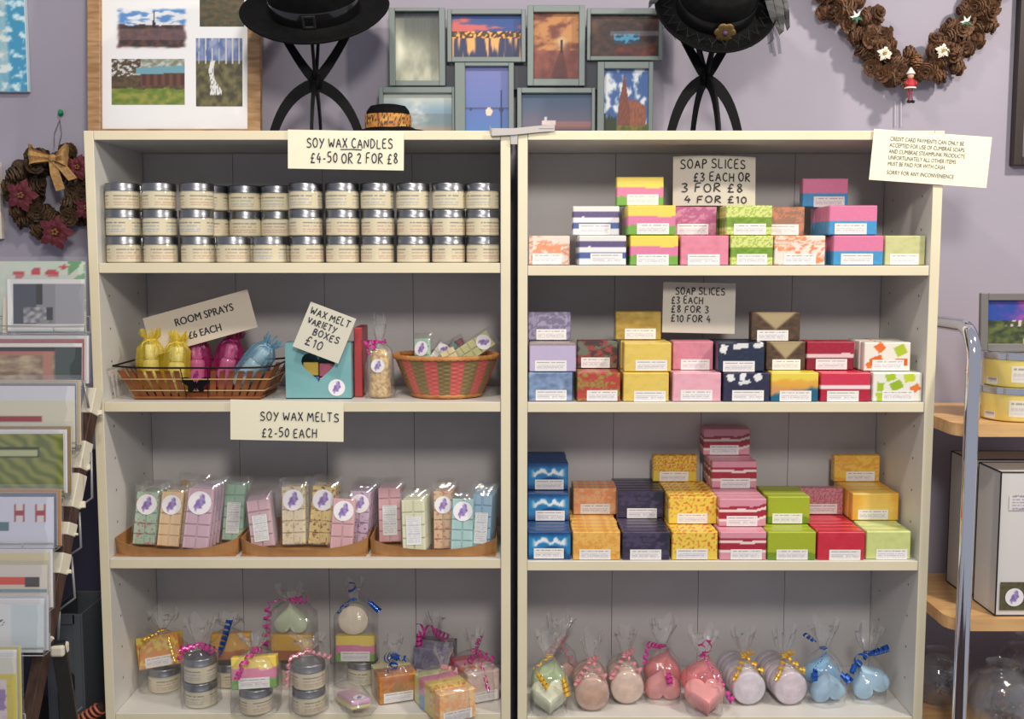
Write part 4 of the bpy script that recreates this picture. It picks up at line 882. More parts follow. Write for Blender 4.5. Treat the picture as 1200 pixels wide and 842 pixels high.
# ------------------------------------------------------------ prints: colour over a photographic print (u across, v up)
def p_town(u, v):
    vg = max(abs(u - .5) / .5, abs(v - .5) / .5); edge = sstep(.86, 1.0, vg + .06 * nz(u * 9, v * 9, 2))
    if v > .58 + .06 * nz(u * 7, 1): c = mix((90, 140, 200), (226, 228, 232), sstep(0, .5, .3 + fbm(u * 5, v * 9, 4)))
    else: c = mix((96, 66, 62), (60, 48, 52), sstep(.0, .5, .3 + fbm(u * 9, v * 9, 6)))
    if .22 < v < .48: c = mix(c, mix((150, 110, 92), (96, 86, 110), nz(u * 30, v * 4) * .5 + .5), .6)
    if abs(u - .53) < .018 * (1 - sstep(.5, .92, v)) + .004 and .5 < v < .92: c = (40, 40, 60)
    return mix(c, (240, 238, 238), edge)
def p_barn(u, v):
    c = mix((96, 120, 48), (150, 150, 70), .5 + fbm(u * 8, v * 8, 1)) if v < .35 + .05 * nz(u * 6, 2) else mix((104, 84, 58), (70, 58, 44), .5 + fbm(u * 12, v * 12, 3))
    if v > .62 and u < .45: c = mix(c, (206, 208, 210), sstep(.0, .25, fbm(u * 14, v * 14, 8)))
    if v > .72 and u >= .4: c = mix((120, 124, 96), (190, 196, 200), .5 + fbm(u * 12, v * 12, 5))
    if u > .34 and .66 + .06 * (u - .34) < v < .80 + .08 * (u - .34): c = (110, 160, 176)
    if u > .40 and .42 < v < .66: c = mix((112, 70, 56), (74, 50, 44), .5 + .5 * math.sin(u * 60))
    return c
def p_falls(u, v):
    c = mix((66, 62, 46), (116, 110, 72), .5 + fbm(u * 7, v * 9, 2))
    if v > .68: c = mix((84, 104, 160), (150, 160, 190), .5 + fbm(u * 6, v * 6, 5)); 
    if v > .62 and abs(((u * 7) % 1) - .5) < .10 and nz(u * 20, v * 5) > -.3: c = (196, 196, 190)
    w = .05 + .08 * (1 - sstep(.2, .4, v))
    if .18 < v < .66 and abs(u - .38 - .05 * math.sin(v * 9)) < w and nz(u * 40, v * 20) > -.25: c = (222, 222, 222)
    return c
def p_pond(u, v): return mix((104, 84, 56), (60, 66, 50), .5 + fbm(u * 6, v * 18, 3)) if v < .6 else mix((150, 130, 90), (90, 80, 66), .5 + fbm(u * 9, v * 9, 7))
def p_mist(u, v):
    c = mix((96, 100, 92), (214, 214, 190), sstep(.95, .2, v + .4 * (u - .3)) * (.7 + .5 * fbm(u * 3, v * 3, 1)))
    if v > .93: c = (30, 32, 44)
    if u > .2: c = mix(c, (70, 76, 84), .55 * sstep(.55, .9, v) * (.5 + .5 * abs(math.sin(u * 30 + fbm(u * 3, v) * 3))))
    return mix(c, (246, 244, 224), .8 * math.exp(-((u - .08) ** 2 / .012 + (v - .42) ** 2 / .06)))
def p_harbour(u, v):
    if v > .62: c = mix((40, 74, 140), (200, 96, 96), sstep(.0, .3, .3 * math.sin(u * 5 + 1) - abs(v - .72) * 3 + .35 + .3 * fbm(u * 4, v * 8)))
    elif v > .46: c = mix((70, 44, 36), (240, 176, 84), sstep(.0, .3, nz(u * 26, v * 16)))
    else: c = mix((44, 52, 90), (236, 170, 100), sstep(.0, .4, nz(u * 22, v * 1.5) - (.46 - v) * .7 + .12))
    return c
def p_pier(u, v):
    if v > .44: c = mix((128, 64, 50), (236, 170, 96), sstep(-.3, .5, fbm(u * 3, v * 9, 2) + .2)); c = mix(c, (255, 236, 180), math.exp(-((u - .62) ** 2 + (v - .56) ** 2) / .010))
    else: c = mix((122, 62, 56), (170, 96, 80), .5 + fbm(u * 4, v * 6, 5)); c = mix(c, (86, 46, 46), .8 * sstep(.26 * (.5 - v) * 1.6 + .03, .26 * (.5 - v) * 1.3, abs(u - .62 - .1 * (v - .44))))
    if abs(u - .62) < .025 and .40 < v < .60: c = (40, 26, 30)
    return mix(c, (60, 26, 24), .30)
def p_train(u, v):
    c = mix((44, 34, 36), (86, 56, 50), .5 + fbm(u * 7, v * 6, 4))
    if .34 < u < .72 and .32 < v < .56: c = mix((70, 150, 186), (26, 60, 84), sstep(-.1, .2, math.sin(v * 40) * .3 + nz(u * 20, v * 9)))
    if .36 < u < .95 and v < .25: c = mix((120, 46, 40), (60, 34, 34), .5 + nz(u * 12, v * 9))
    if u > .3 and .5 < v < .62: c = mix(c, (140, 150, 170), .5)
    return c
def p_spray(u, v):
    if v > .5: c = mix((120, 150, 170), (190, 196, 190), sstep(.5, 1, v))
    else: c = mix((110, 130, 140), (176, 140, 110), sstep(.3, .0, v))
    return mix(c, (224, 222, 216), .9 * math.exp(-((u - .48) ** 2 / .02 + (v - .5) ** 2 / .12)) * (.6 + .6 * fbm(u * 9, v * 9, 4)))
def p_boats(u, v):
    c = mix((84, 112, 172), (112, 118, 178), v) if v > .42 else mix((76, 122, 180), (90, 106, 172), v * 2)
    if abs(v - .40) < .01: c = (60, 70, 110)
    if (u - .55) ** 2 / .006 + (v - .36) ** 2 / .003 < 1: c = (240, 206, 180)
    if abs(u - .83) < .012 and v < .66: c = (44, 56, 96)
    if (u - .83) ** 2 / .003 + (v - .39) ** 2 / .002 < 1 or (u - .12) ** 2 / .001 + (v - .40) ** 2 / .001 < 1: c = (44, 56, 96)
    return c
def p_ferry(u, v):
    c = mix((64, 84, 112), (104, 96, 116), sstep(.9, .15, v)) if v > .16 else (62, 60, 74)
    if v > .1 and v < .3 and u > .45: c = mix(c, (170, 110, 104), .6)
    if .30 < u < .50 and .22 < v < .34: c = (226, 206, 200)
    if .33 < u < .36 and .30 < v < .42: c = (200, 210, 224)
    return c
def p_church(u, v):
    c = mix((60, 96, 156), (226, 230, 236), sstep(.0, .35, fbm(u * 3.2, v * 3.2, 6)))
    if v < .2: c = mix((74, 92, 40), (150, 120, 60), .5 + nz(u * 12, v * 12))
    if .36 < u < .96 and .16 < v < .46 + (.10 * (1 - abs(u - .66) / .3) if u > .44 else 0): c = mix((176, 108, 78), (112, 64, 52), .5 + .5 * nz(u * 26, v * 14))
    if abs(u - .46) < .13 * (1 - sstep(.3, 1.0, v)) + .01 and .16 < v < .93: c = mix((150, 84, 62), (96, 56, 50), .5 + .5 * nz(u * 26, v * 20))
    if u < .3 and v < .3 + .1 * nz(u * 20, 1): c = (44, 56, 36)
    return c
def p_night(u, v):
    if v > .55: return mix((34, 66, 150), (176, 70, 150), sstep(.2, .8, u * .8 + .3 * (v - .5) + .3 * fbm(u * 4, v * 4)))
    if v < .12 and u > .6: return (196, 176, 150)
    c = mix((40, 52, 32), (96, 104, 52), .5 + fbm(u * 7, v * 7, 3))
    return mix(c, (226, 196, 206), .9 * sstep(.1, .3, nz(u * 16, v * 16)) if .4 < v < .62 and u > .3 else 0)
TZ = TOPZ + .0008
def rect(px0, py0, px1, py1, Y, cx, zb):
    a, b = P(px0, py0, Y), P(px1, py1, Y); return ((a.x + b.x) / 2 - cx, (a.z + b.z) / 2 - zb, b.x - a.x, a.z - b.z)
def bars4(g, x, z, w, h, t, d, y, mi=0, bev=.0015):
    g.box((x - w / 2 + t / 2, y, z), (t, d, h), mi, bev); g.box((x + w / 2 - t / 2, y, z), (t, d, h), mi, bev)
    g.box((x, y, z + h / 2 - t / 2), (w - 2 * t, d, t), mi, bev); g.box((x, y, z - h / 2 + t / 2), (w - 2 * t, d, t), mi, bev)
# wood framed multi photo picture
def wood_frame():
    Y = .215; a, b = P(104, 150, Y), P(306, 150, Y); w = b.x - a.x; cx = (a.x + b.x) / 2; h = .40
    t = thing('picture_frame', (cx, Y, TZ), 'wooden picture frame with white mount and several landscape photos, standing on the candle bookcase', 'picture frame', None, (R(-5), 0, 0))
    g = G(); bars4(g, 0, h / 2, w, h, .0265, .020, 0); g.build('frame', WOOD, t)
    g = G(); g.box((0, .004, h / 2), (w - .05, .003, h - .05)); g.build('mount', mat((236, 236, 238), .6), t)
    g = G(); g.box((0, .008, h / 2), (w - .02, .003, h - .02)); g.build('backing', mat((120, 96, 70), .8), t)
    for (r, f) in (((130, 7, 217, 57), p_town), ((127, 69, 215, 124), p_barn), ((226, 44, 283, 126), p_falls), ((228, -50, 283, 30), p_pond), ((130, -64, 217, -6), p_pond)):
        x, z, ww, hh = rect(*r, Y, cx, TZ); g = G(); g.sheet(ww, hh, f, 64, 44, 0, None, .0021); g.build('photo', GLOSSY, t, False, (x, 0, z + .004))
wood_frame()
# grey collage frame
def collage():
    Y = .245; cx = P(605, 60, Y).x
    t = thing('collage_frame', (cx, Y, TZ), 'grey green collage frame of eight joined photo frames behind the hats', 'picture frame')
    fm = mat((112, 124, 122), .45); L_ = [((456, 10, 522, 101), (463, 14, 515, 95), p_mist, 0), ((524, 11, 616, 73), (529, 17, 611, 67), p_harbour, .004), ((618, 7, 685, 101), (625, 15, 678, 93), p_pier, 0), ((688, 10, 776, 71), (692, 17, 772, 66), p_train, .004),
        ((444, 102, 533, 166), (449, 109, 530, 157), p_spray, .004), ((533, 74, 602, 172), (545, 78, 596, 160), p_boats, 0), ((606, 103, 697, 166), (611, 109, 693, 156), p_ferry, .004), ((700, 73, 764, 172), (708, 81, 759, 160), p_church, 0)]
    for fr, ph, f, dy in L_:
        x, z, w, h = rect(*fr, Y, cx, TZ); z0 = max(0.0005, z - h / 2); h = z + h / 2 - z0; z = z0 + h / 2
        px_, pz_, pw, phh = rect(*ph, Y, cx, TZ); g = G(); d = .018
        x0, x1, z0_, z1 = px_ - pw / 2, px_ + pw / 2, pz_ - phh / 2, pz_ + phh / 2; X0, X1, Z0, Z1 = x - w / 2, x + w / 2, z - h / 2, z + h / 2; z0_ = max(z0_, Z0 + .004)
        for (a, b, c_, e) in ((X0, x0, Z0, Z1), (x1, X1, Z0, Z1), (x0, x1, z1, Z1), (x0, x1, Z0, z0_)): g.box(((a + b) / 2, dy, (c_ + e) / 2), (b - a, d, e - c_), 0, .0012)
        g.build('frame', fm, t)
        g = G(); g.sheet(x1 - x0, z1 - z0_, f, 56, 44, 0, None, dy + .004); g.build('photo', GLOSSY, t, False, ((x0 + x1) / 2, 0, (z0_ + z1) / 2))
    for r in ((519, 76, 534, 104), (600, 76, 620, 104), (684, 70, 702, 104)):
        x, z, w, h = rect(*r, Y, cx, TZ); g = G(); g.box((x, .010, z), (w, .006, h)); g.build('joining_plate', mat((52, 54, 66), .6), t)
collage()
def limb(pts, ws):                       # outline of a curved tapering limb in XZ
    n = len(pts); L_, R_ = [], []
    for i in range(n):
        a, b = Vector(pts[max(0, i - 1)]), Vector(pts[min(n - 1, i + 1)]); t = (b - a).normalized(); nn = Vector((-t.y, t.x)); p = Vector(pts[i])
        L_.append(tuple(p + nn * ws[i])); R_.append(tuple(p - nn * ws[i]))
    return L_ + R_[::-1]
def bez(p0, p1, p2, n=10): return [tuple((1 - t) ** 2 * a + 2 * t * (1 - t) * b + t * t * c for a, b, c in zip(p0, p1, p2)) for t in (i / n for i in range(n + 1))]
def hat_stand(px, Y, hw_b, hw_t, zw, zt, label, rz):
    """two crossed hourglass plates; hw_b, hw_t: half widths at foot and head; zw: waist height"""
    x = P(px, 100, Y).x; t = thing('hat_stand', (x, Y, TZ), label, 'hat stand', None, rz)
    for k, ang in enumerate((0, R(90))):
        g = G(); T = trs((0, 0, 0), (0, 0, ang)); d = .0022 + .0002 * k
        for s_ in (-1, 1):
            lo = bez((s_ * .004, zw - .004), (s_ * hw_b * .72, zw - .022), (s_ * hw_b, 0)); g.prism(limb(lo, [.0125 - .0045 * i / 10 for i in range(11)])[:: 1], -d, d, 0, T)
            hi = bez((s_ * .002, zw + .006), (s_ * hw_t * .38, zw + .03), (s_ * hw_t, zt)); g.prism(limb(hi, [.0105 - .0035 * i / 10 for i in range(11)]), -d, d, 0, T)
        g.prism([(-.0105, zw + .016), (.0105, zw + .016), (.0128, zw), (.0125, zw - .014), (-.0125, zw - .014), (-.0128, zw)], -d, d, 0, T)
        g.build('plate', BLACK, t)
    return x
zs = lambda py, Y: P(370, py, Y).z - TZ
HX1 = hat_stand(370, .13, .087, .072, zs(97, .13), zs(30, .13), 'black hourglass hat stand holding the banded hat, beside the wooden frame', R(4))
HX2 = hat_stand(827, .13, .073, .054, zs(92, .13), zs(40, .13), 'black hourglass hat stand holding the veiled hat, above the soap bookcase', R(11))
FELT = mat_noise((6, 6, 7), (13, 13, 14), 60, .75, (1, 1, 1), .15)
FELT.node_tree.nodes['Principled BSDF'].inputs['Specular IOR Level'].default_value = 0.12
def hat(loc, rot, label, rx, ry, cr, ch, band, curl=.012, lump=0.0):
    t = thing('hat', loc, label, 'hat', None, rot); sy = ry / rx
    g = G()
    def fn(p, a, j): k = curl * abs(math.sin(a)) ** 0; return [p[0], p[1], p[2] + (curl * (abs(math.cos(a)) ** 2) * max(0, (math.hypot(p[0], p[1] / sy) - cr) / (rx - cr)) ** 2)]
    g.lathe([(cr * .96, .002), (cr * 1.1, .0), (rx * .82, -.002), (rx * .96, .001), (rx, .005), (rx * .985, .008), (rx * .95, .006), (rx * .82, .003), (cr * 1.08, .005), (cr, .012)], 96, 0, None, 1, sy, 0, 2 * math.pi, fn); g.build('brim', FELT, t, True)
    g = G(); g.lathe([(cr, .004), (cr * 1.0, .03), (cr * .97, ch * .7), (cr * .90, ch * .93), (cr * .80, ch), (cr * .5, ch * 1.02), (0, ch * 1.0)], 80, 0, None, 1, sy); g.build('crown', FELT, t, True)
    g = G(); g.lathe([(cr * 1.012, .008), (cr * 1.02, .010), (cr * 1.018, .038), (cr * 1.005, .040)], 80, 0, None, 1, sy); g.build('hat_band', band, t, True)
    return t
c = P(368, 14, .13)
h1 = hat((c.x + .006, .115, c.z - .010), (R(38), R(-1), 0), 'black felt hat with a satin band on the stand beside the wooden frame', .146, .128, .088, .115, mat((16, 16, 18), .18, 0, .6))
g = G(); bars4(g, 0, .024, .026, .026, .005, .003, -.079); g.build('buckle', mat((70, 70, 74), .3, .7), h1)
c = P(838, 10, .13)
h2 = hat((c.x - .004, .115, c.z - .010), (R(56), R(2), 0), 'black hat with feathers, net veil and golden flower on the other stand', .120, .114, .076, .075, mat((12, 12, 14), .4))
g = G(); rr = random.Random(3)
for i in range(26):
    a = R(180 + 360 * i / 26) ; r0 = .098; p = Vector((math.cos(a) * r0, math.sin(a) * r0 * .94, .012))
    q = p + Vector((math.cos(a) * .012, math.sin(a) * .012, -.006 + rr.uniform(-.006, .006))); g.tube([p, (p + q) / 2 + Vector((0, 0, .006)), q, q + Vector((rr.uniform(-.008, .008), -.002, -.008))], .0006, 5)
    a2 = a + R(14); g.tube([Vector((math.cos(a) * .105, math.sin(a) * .098, .010)), Vector((math.cos((a + a2) / 2) * .088, math.sin((a + a2) / 2) * .083, .017)), Vector((math.cos(a2) * .105, math.sin(a2) * .098, .010))], .0006, 5)
g.build('net_veil', mat((18, 18, 22), .7), h2)
g = G()
for k in range(6): g.lathe([(0, .0), (.009, .002), (.010, .004), (.006, .006), (0, .005)], 16, 0, trs((.011 * math.cos(k * 1.047), -.0, .011 * math.sin(k * 1.047)), (R(90), 0, 0)))
g.lathe([(0, .002), (.006, .004), (.004, .009), (0, .010)], 16, 1, trs((0, 0, 0), (R(90), 0, 0))); g.build('flower_brooch', [mat((112, 90, 50), .5, .3), mat((84, 56, 96), .5)], h2, True, (.010, -.078, .026), (R(-10), 0, 0))
def feather(pts, wid, name, m, parent):
    g = G(); n = len(pts); L_ = []
    for i, p in enumerate(pts):
        u = i / (n - 1); L_.append(Vector((wid * math.sin(math.pi * (u * .92 + .04)) ** .6, .004, .002 * math.sin(u * 20))))
    g.strip(pts, L_); g.strip([Vector(p) + Vector((0, .002, 0)) for p in pts], [w_ * .98 for w_ in L_]); g.tube(pts, .0010, 5); g.build(name, m, parent)
fe = mat_noise((12, 12, 16), (40, 40, 48), 40, .5, (1, 1, 6))
Mi = h2.matrix_basis.inverted()
lp = lambda px, py, Y: Mi @ P(px, py, Y)
def arc(pl, n=9):
    q = []
    for i in range(n):
        u = i / (n - 1) * (len(pl) - 1); k = min(int(u), len(pl) - 2); q.append(pl[k].lerp(pl[k + 1], u - k))
    return q
feather(arc([lp(893, -30, .10), lp(906, 0, .085), lp(916, 39, .08)]), .016, 'feather', fe, h2)
feather(arc([lp(902, -34, .11), lp(916, -6, .10), lp(924, 34, .10)]), .010, 'feather', fe, h2)
feather(arc([lp(790, -22, .10), lp(772, -8, .09), lp(762, 8, .08)]), .012, 'feather', fe, h2)
g = G()
for (a, b, c_) in (((900, 28), (906, 46), (900, 52)), ((904, 26), (912, 46), (914, 63)), ((906, 24), (904, 48), (908, 66)), ((900, 30), (901, 44), (904, 62))):
    g.strip(arc([lp(*a, .095), lp(*b, .092), lp(*c_, .094)]), Vector((.0034, .001, 0)))
g.build('tulle_strand', mat((60, 62, 76), .7, 0, 0, .55), h2)
# small hat with leopard band
def f_leo(u, v):
    k = nz(u * 60, v * 7, 2); return (36, 24, 18) if k > .18 or k < -.42 else mix((206, 150, 66), (170, 104, 44), .5 + nz(u * 18, v * 3))
c = P(455, 152, .075); t = thing('hat', (c.x, .075, TZ + .001), 'small black hat with a leopard print band sitting on the bookcase top', 'hat', None, (0, R(0), 0))
g = G(); g.lathe([(0, .0), (.068, .0), (.070, .003), (.066, .006), (.05, .008), (.043, .012)], 64, 0, trs((.006, 0, 0)), 1, .8); g.build('brim', FELT, t, True)
g = G(); g.lathe([(.0445, .005), (.044, .03), (.041, .044), (.034, .053), (.02, .056), (0, .056)], 64, 0, None, 1, .85); g.build('crown', FELT, t, True)
g = G(); g.lathe([(.0452 - .0005 * j / 6, .010 + .026 * j / 6) for j in range(7)], 128, 0, None, 1, .85, 0, 2 * math.pi, None, lambda u, v: lin(f_leo(u, v))); g.build('hat_band', mat_attr(.6), t, True)

# ------------------------------------------------------------ wall decorations
def cone_mesh(key, c1, c2, L_=.042, r=.019):
    if key in _m: return _m[key]
    g = G(); rows = 7; rr = random.Random(4)
    g.lathe([(0, 0), (r * .5, L_ * .1), (r * .62, L_ * .4), (r * .4, L_ * .8), (0, L_)], 12, 0)
    for j in range(rows):
        u = j / (rows - 1); ro = r * (math.sin(math.pi * (.16 + .80 * u)) ** .75) + .002; n = max(5, int(9 * ro / r))
        for i in range(n):
            a = 2 * math.pi * (i + .5 * (j % 2)) / n; z = L_ * (.03 + .90 * u); w = math.pi * ro / n * 1.25; lift = .0035 + rr.uniform(0, .003); ro = ro * rr.uniform(.9, 1.12)
            ca, sa = math.cos(a), math.sin(a); e = Vector((ca, sa, 0)); s_ = Vector((-sa, ca, 0)); q = Vector((0, 0, 1)); b = e * ro * .35 + q * z
            tip = e * (ro * 1.0) + q * (z + lift); v = [b - s_ * w * .45, b + s_ * w * .45, tip + s_ * w - e * .001, tip + e * .0012, tip - s_ * w - e * .001, tip - q * .0032 + s_ * w * .8, tip - q * .0034 + e * .001, tip - q * .0032 - s_ * w * .8]
            g.add(v, [(0, 1, 2, 3, 4), (4, 3, 6, 7), (3, 2, 5, 6), (0, 7, 6, 5, 1)], 1)
    _m[key] = g.mesh('pine_cone', [mat(c1, .8), mat_noise(c2, mix(c2, (0, 0, 0), .35), 120, .7)]); return _m[key]
def blossom(parent, loc, r, n, col, mid, rot, name):
    g = G()
    for i in range(n):
        a = 2 * math.pi * i / n; T = Matrix.Rotation(a, 4, 'Z'); k = r * (1 if i % 2 == 0 or n < 8 else .75)
        v = [(0, 0, 0), (k * .35, -k * .28, .004), (k * .75, -k * .22, .005), (k, 0, .001), (k * .75, k * .22, .005), (k * .35, k * .28, .004), (k * .5, 0, .007)]
        g.add(v, [(0, 1, 6), (1, 2, 6), (2, 3, 6), (3, 4, 6), (4, 5, 6), (5, 0, 6)], 0, T)
    for i in range(5): g.lathe([(0, .002), (r * .09, .005), (r * .06, .009), (0, .010)], 8, 1, trs((r * .12 * math.cos(i * 1.3), r * .12 * math.sin(i * 1.3), .001)))
    return g.build(name, [mat(col, .7), mat(mid, .5)], parent, False, loc, rot)
FRONT = (R(90), 0, 0)
def heart_wreath():
    Y = WALLY - .032; base = P(1068, 100, Y)
    t = thing('heart_wreath', (base.x, WALLY - .005, base.z), 'pine cone heart wreath with white flowers and a dangling doll, on the wall', 'wreath')
    rr = random.Random(11); L_ = lambda px, py, dy=0: Vector((P(px, py, Y + dy).x - base.x, Y + dy - (WALLY - .005), P(px, py, Y + dy).z - base.z))
    cm = cone_mesh('cone_b', (62, 38, 24), (116, 78, 50), .030, .0135)
    armL = [(958, -34), (982, -8), (1001, 18), (1020, 44), (1038, 66), (1060, 92)]; armR = [(1170, -34), (1161, -12), (1145, 14), (1127, 38), (1108, 60), (1084, 84)]
    for arm in (armL, armR):
        for i in range(len(arm) - 1):
            for k in range(12):
                u = (k % 6 + .5 * (k // 6)) / 6 + .04; px = arm[i][0] + (arm[i + 1][0] - arm[i][0]) * u; py = arm[i][1] + (arm[i + 1][1] - arm[i][1]) * u
                dx, dy = arm[i + 1][0] - arm[i][0], arm[i + 1][1] - arm[i][1]; ln = math.hypot(dx, dy); nx, ny = -dy / ln, dx / ln; o = ((-15, 1, 14, -8, 8, -2), (7, 15, -14, 3, -7, 12))[k // 6][k % 6] * (1 if i % 2 else -1)
                p = L_(px + nx * o + rr.uniform(-2, 2), py + ny * o + rr.uniform(-2, 2), -.014 if abs(o) < 7 else 0)
                put('pine_cone', cm, t, p, (R(90) + rr.uniform(-.9, .9), rr.uniform(-1.2, 1.2), rr.uniform(-3, 3))).scale = (1, 1, rr.uniform(.8, 1.05))
    for px, py, s_ in ((1064, 98, .8), (1074, 72, .8), (1084, 90, .6)): o = put('pine_cone', cone_mesh('cone_c', (96, 62, 34), (158, 106, 64), .036, .013), t, L_(px, py, -.02) + Vector((0, 0, .016)), (R(180), 0, 0)); o.scale = (s_, s_, s_)
    g = G()
    for arm in (armL, armR): g.tube([L_(x, y, .018) for x, y in arm], .010, 8)
    g.build('backing_hoop', mat((70, 46, 30), .8), t, True)
    for px, py in ((1036, 63), (1104, 60)): blossom(t, L_(px, py, -.036), .0165, 9, (232, 224, 208), (196, 176, 120), FRONT, 'white_flower')
    for px, py in ((1004, 20), (1133, 26)):
        g = G()
        for k in range(3): a = R(60 + 60 * k); g.add([(0, 0, 0), (.006 * math.cos(a - .5), 0, .006 * math.sin(a - .5)), (.015 * math.cos(a), -.002, .015 * math.sin(a)), (.006 * math.cos(a + .5), 0, .006 * math.sin(a + .5))], [(0, 1, 2, 3)], 0)
        for k in range(3): a = R(-30 - 60 * k); g.add([(0, -.001, 0), (.006 * math.cos(a - .5), -.001, .006 * math.sin(a - .5)), (.014 * math.cos(a), -.003, .014 * math.sin(a)), (.006 * math.cos(a + .5), -.001, .006 * math.sin(a + .5))], [(0, 1, 2, 3)], 1)
        g.build('leaf_sprig', [mat((226, 230, 224), .5), mat((30, 92, 60), .5)], t, False, L_(px, py, -.036))
    # the dangling cloth doll: red coat, white hat, thread legs
    d0 = L_(1067, 95, -.045); g = G(); red, wht, blk = mat((176, 44, 50), .7), mat((232, 222, 214), .8), mat((26, 22, 24), .6)
    g.lathe([(0, -.016), (.011, -.015), (.0095, -.006), (.006, .004), (0, .006)], 16, 0); g.lathe([(0, .004), (.005, .006), (.0065, .011), (.005, .016), (0, .018)], 16, 3); g.lathe([(.0085, .014), (.009, .016), (.006, .020), (.002, .027), (0, .028)], 16, 1)
    g.lathe([(.0114, -.0155), (.012, -.014), (.011, -.0125)], 16, 1)
    for s_ in (-1, 1): g.tube([(s_ * .006, 0, .001), (s_ * .011, -.003, -.004), (s_ * .008, -.008, -.008)], .0026, 6, 0); g.tube([(s_ * .004, 0, -.015), (s_ * .004 + .001, 0, -.040)], .0010, 6, 0); g.lathe([(0, -.003), (.004, -.002), (.004, .002), (0, .003)], 10, 2, trs((s_ * .004 + .001, -.003, -.042), (0, R(20), 0)), 1, 1.6)
    g.build('hanging_doll', [red, wht, blk, mat((214, 168, 140), .7)], t, True, d0)
    g = G(); 
    for x in (1049, 1056): g.tube([P(x, 118, WALLY - .004) - Vector((base.x, WALLY - .005, base.z)), P(x, 148, WALLY - .004) - Vector((base.x, WALLY - .005, base.z))], .0012, 6)
    g.build('hanging_cord', mat((190, 186, 198), .6), t)
heart_wreath()
def round_wreath():
    Y = WALLY - .03; base = P(62, 222, Y); R0 = .062 * 1.32
    t = thing('wreath', (base.x, WALLY - .004, base.z), 'round pine cone wreath with dark red flowers and a burlap bow', 'wreath')
    L_ = lambda px, py, dy=0: Vector((P(px, py, Y + dy).x - base.x, Y + dy - (WALLY - .004), P(px, py, Y + dy).z - base.z))
    rr = random.Random(21); rad = abs(L_(62 + 37, 222).x); cm = cone_mesh('cone_d', (40, 26, 18), (84, 60, 34), .034, .015)
    for i in range(48):
        a = 2 * math.pi * i / 48 + rr.uniform(-.06, .06); r_ = rad + (-.013, .012, 0)[i % 3]
        o = put('pine_cone', cm, t, Vector((r_ * math.cos(a), Y - (WALLY - .004) + (-.012 if i % 3 == 2 else .004), r_ * math.sin(a))), (R(90) + rr.uniform(-.7, .7), rr.uniform(-.8, .8), rr.uniform(-3, 3)))
    g = G(); g.tube([(rad * math.cos(2 * math.pi * i / 40), .012, rad * math.sin(2 * math.pi * i / 40)) for i in range(40)], .009, 8, 0, None, True); g.build('twig_hoop', mat((58, 38, 26), .9), t, True, (0, Y - (WALLY - .004) + .002, 0))
    for px, py, r_ in ((26, 229, .033), (66, 272, .036), (103, 243, .030), (92, 196, .026)): blossom(t, L_(px, py, -.034), r_ * 1.12, 10, (92, 24, 36), (120, 84, 40), FRONT, 'red_flower')
    B = mat_noise((156, 116, 66), (182, 142, 90), 200, .8, (1, 1, 1), .3); g = G(); k0 = L_(62, 185, -.045)
    for s_, w in ((-1, .044), (1, .024)):
        v = []; f = []
        for j in range(9):
            u = j / 8; x = s_ * (.004 + w * math.sin(math.pi * u * .5)); hh = .006 + .017 * u
            for k in range(7): q = k / 6 * 2 - 1; v.append((x, -.014 * math.sin(math.pi * min(1, u * .9)) - .003 * math.cos(q * 5), hh * q + .006 * u))
        for j in range(8):
            for k in range(6): a = j * 7 + k; f.append((a, a + 1, a + 8, a + 7))
        v2 = [(x, y + .018, z) for x, y, z in v]; g.add(v, f); g.add(v2, f)
        g.add([v[-7 + k] for k in range(7)] + [v2[-7 + k] for k in range(7)], [(k, k + 1, k + 8, k + 7) for k in range(6)])
    g.lathe([(0, -.008), (.008, -.006), (.009, 0), (.008, .006), (0, .008)], 14)
    for pts in (((0, 0, 0), (.004, -.004, -.03), (.014, -.002, -.066)), ((0, 0, 0), (.022, -.004, -.020), (.040, 0, -.044))): g.strip([Vector(pts[0]).lerp(Vector(pts[1]), i / 5) for i in range(5)] + [Vector(pts[1]).lerp(Vector(pts[2]), i / 5) for i in range(6)], Vector((.0085, .002, .003)))
    g.build('burlap_bow', B, t, False, k0)
    g = G(); a, b = P(70, 140, WALLY - .006), P(66, 172, WALLY - .02); bb = Vector((base.x, WALLY - .004, base.z))
    for s_ in (-1, 1): g.tube([a - bb, (a + b) / 2 - bb + Vector((s_ * .008, 0, 0)), b - bb + Vector((s_ * .004, 0, 0))], .0007, 5)
    g.build('hanging_wire', mat((130, 126, 120), .4, .8), t)
    p = P(70, 133, WALLY - .006); t2 = thing('push_pin', (p.x, WALLY - .0008, p.z), 'green push pin in the wall above the round wreath', 'push pin')
    g = G(); g.lathe([(0, .014), (.005, .013), (.0055, .011), (.0035, .009), (.003, .005), (.006, .003), (.006, .001), (0, 0)], 16, 0, trs((0, 0, 0), (R(75), 0, R(20)))); g.build('pin_head', mat((30, 140, 90), .3), t2, True)
    g = G(); g.tube([(0, 0, 0), (0, .004, 0)], .0006, 5); g.build('pin_point', CHROME, t2)
round_wreath()
def p_ice(u, v): return mix(mix((70, 150, 190), (210, 234, 240), sstep(.0, .4, fbm(u * 3, v * 14, 3))), (226, 226, 214), sstep(.62, .5, u) * (.5 + .5 * fbm(u * 3, v * 4, 8)))
a, b = P(-20, -30, WALLY - .008), P(35, 108, WALLY - .008)
t = thing('canvas_print', ((a.x + b.x) / 2, WALLY - .0005, b.z), 'pale turquoise canvas print on the wall above the round wreath', 'picture')
g = G(); w, h = b.x - a.x, a.z - b.z; g.box((0, -.008, h / 2), (w, .014, h), 0, .001); g.build('canvas', mat((200, 216, 222), .6), t)
g = G(); g.sheet(w - .002, h - .002, p_ice, 40, 60); g.build('printed_face', PRINT, t, False, (0, -.0155, h / 2))
a, b = P(-14, 190, WALLY - .008), P(4.5, 280, WALLY - .008)
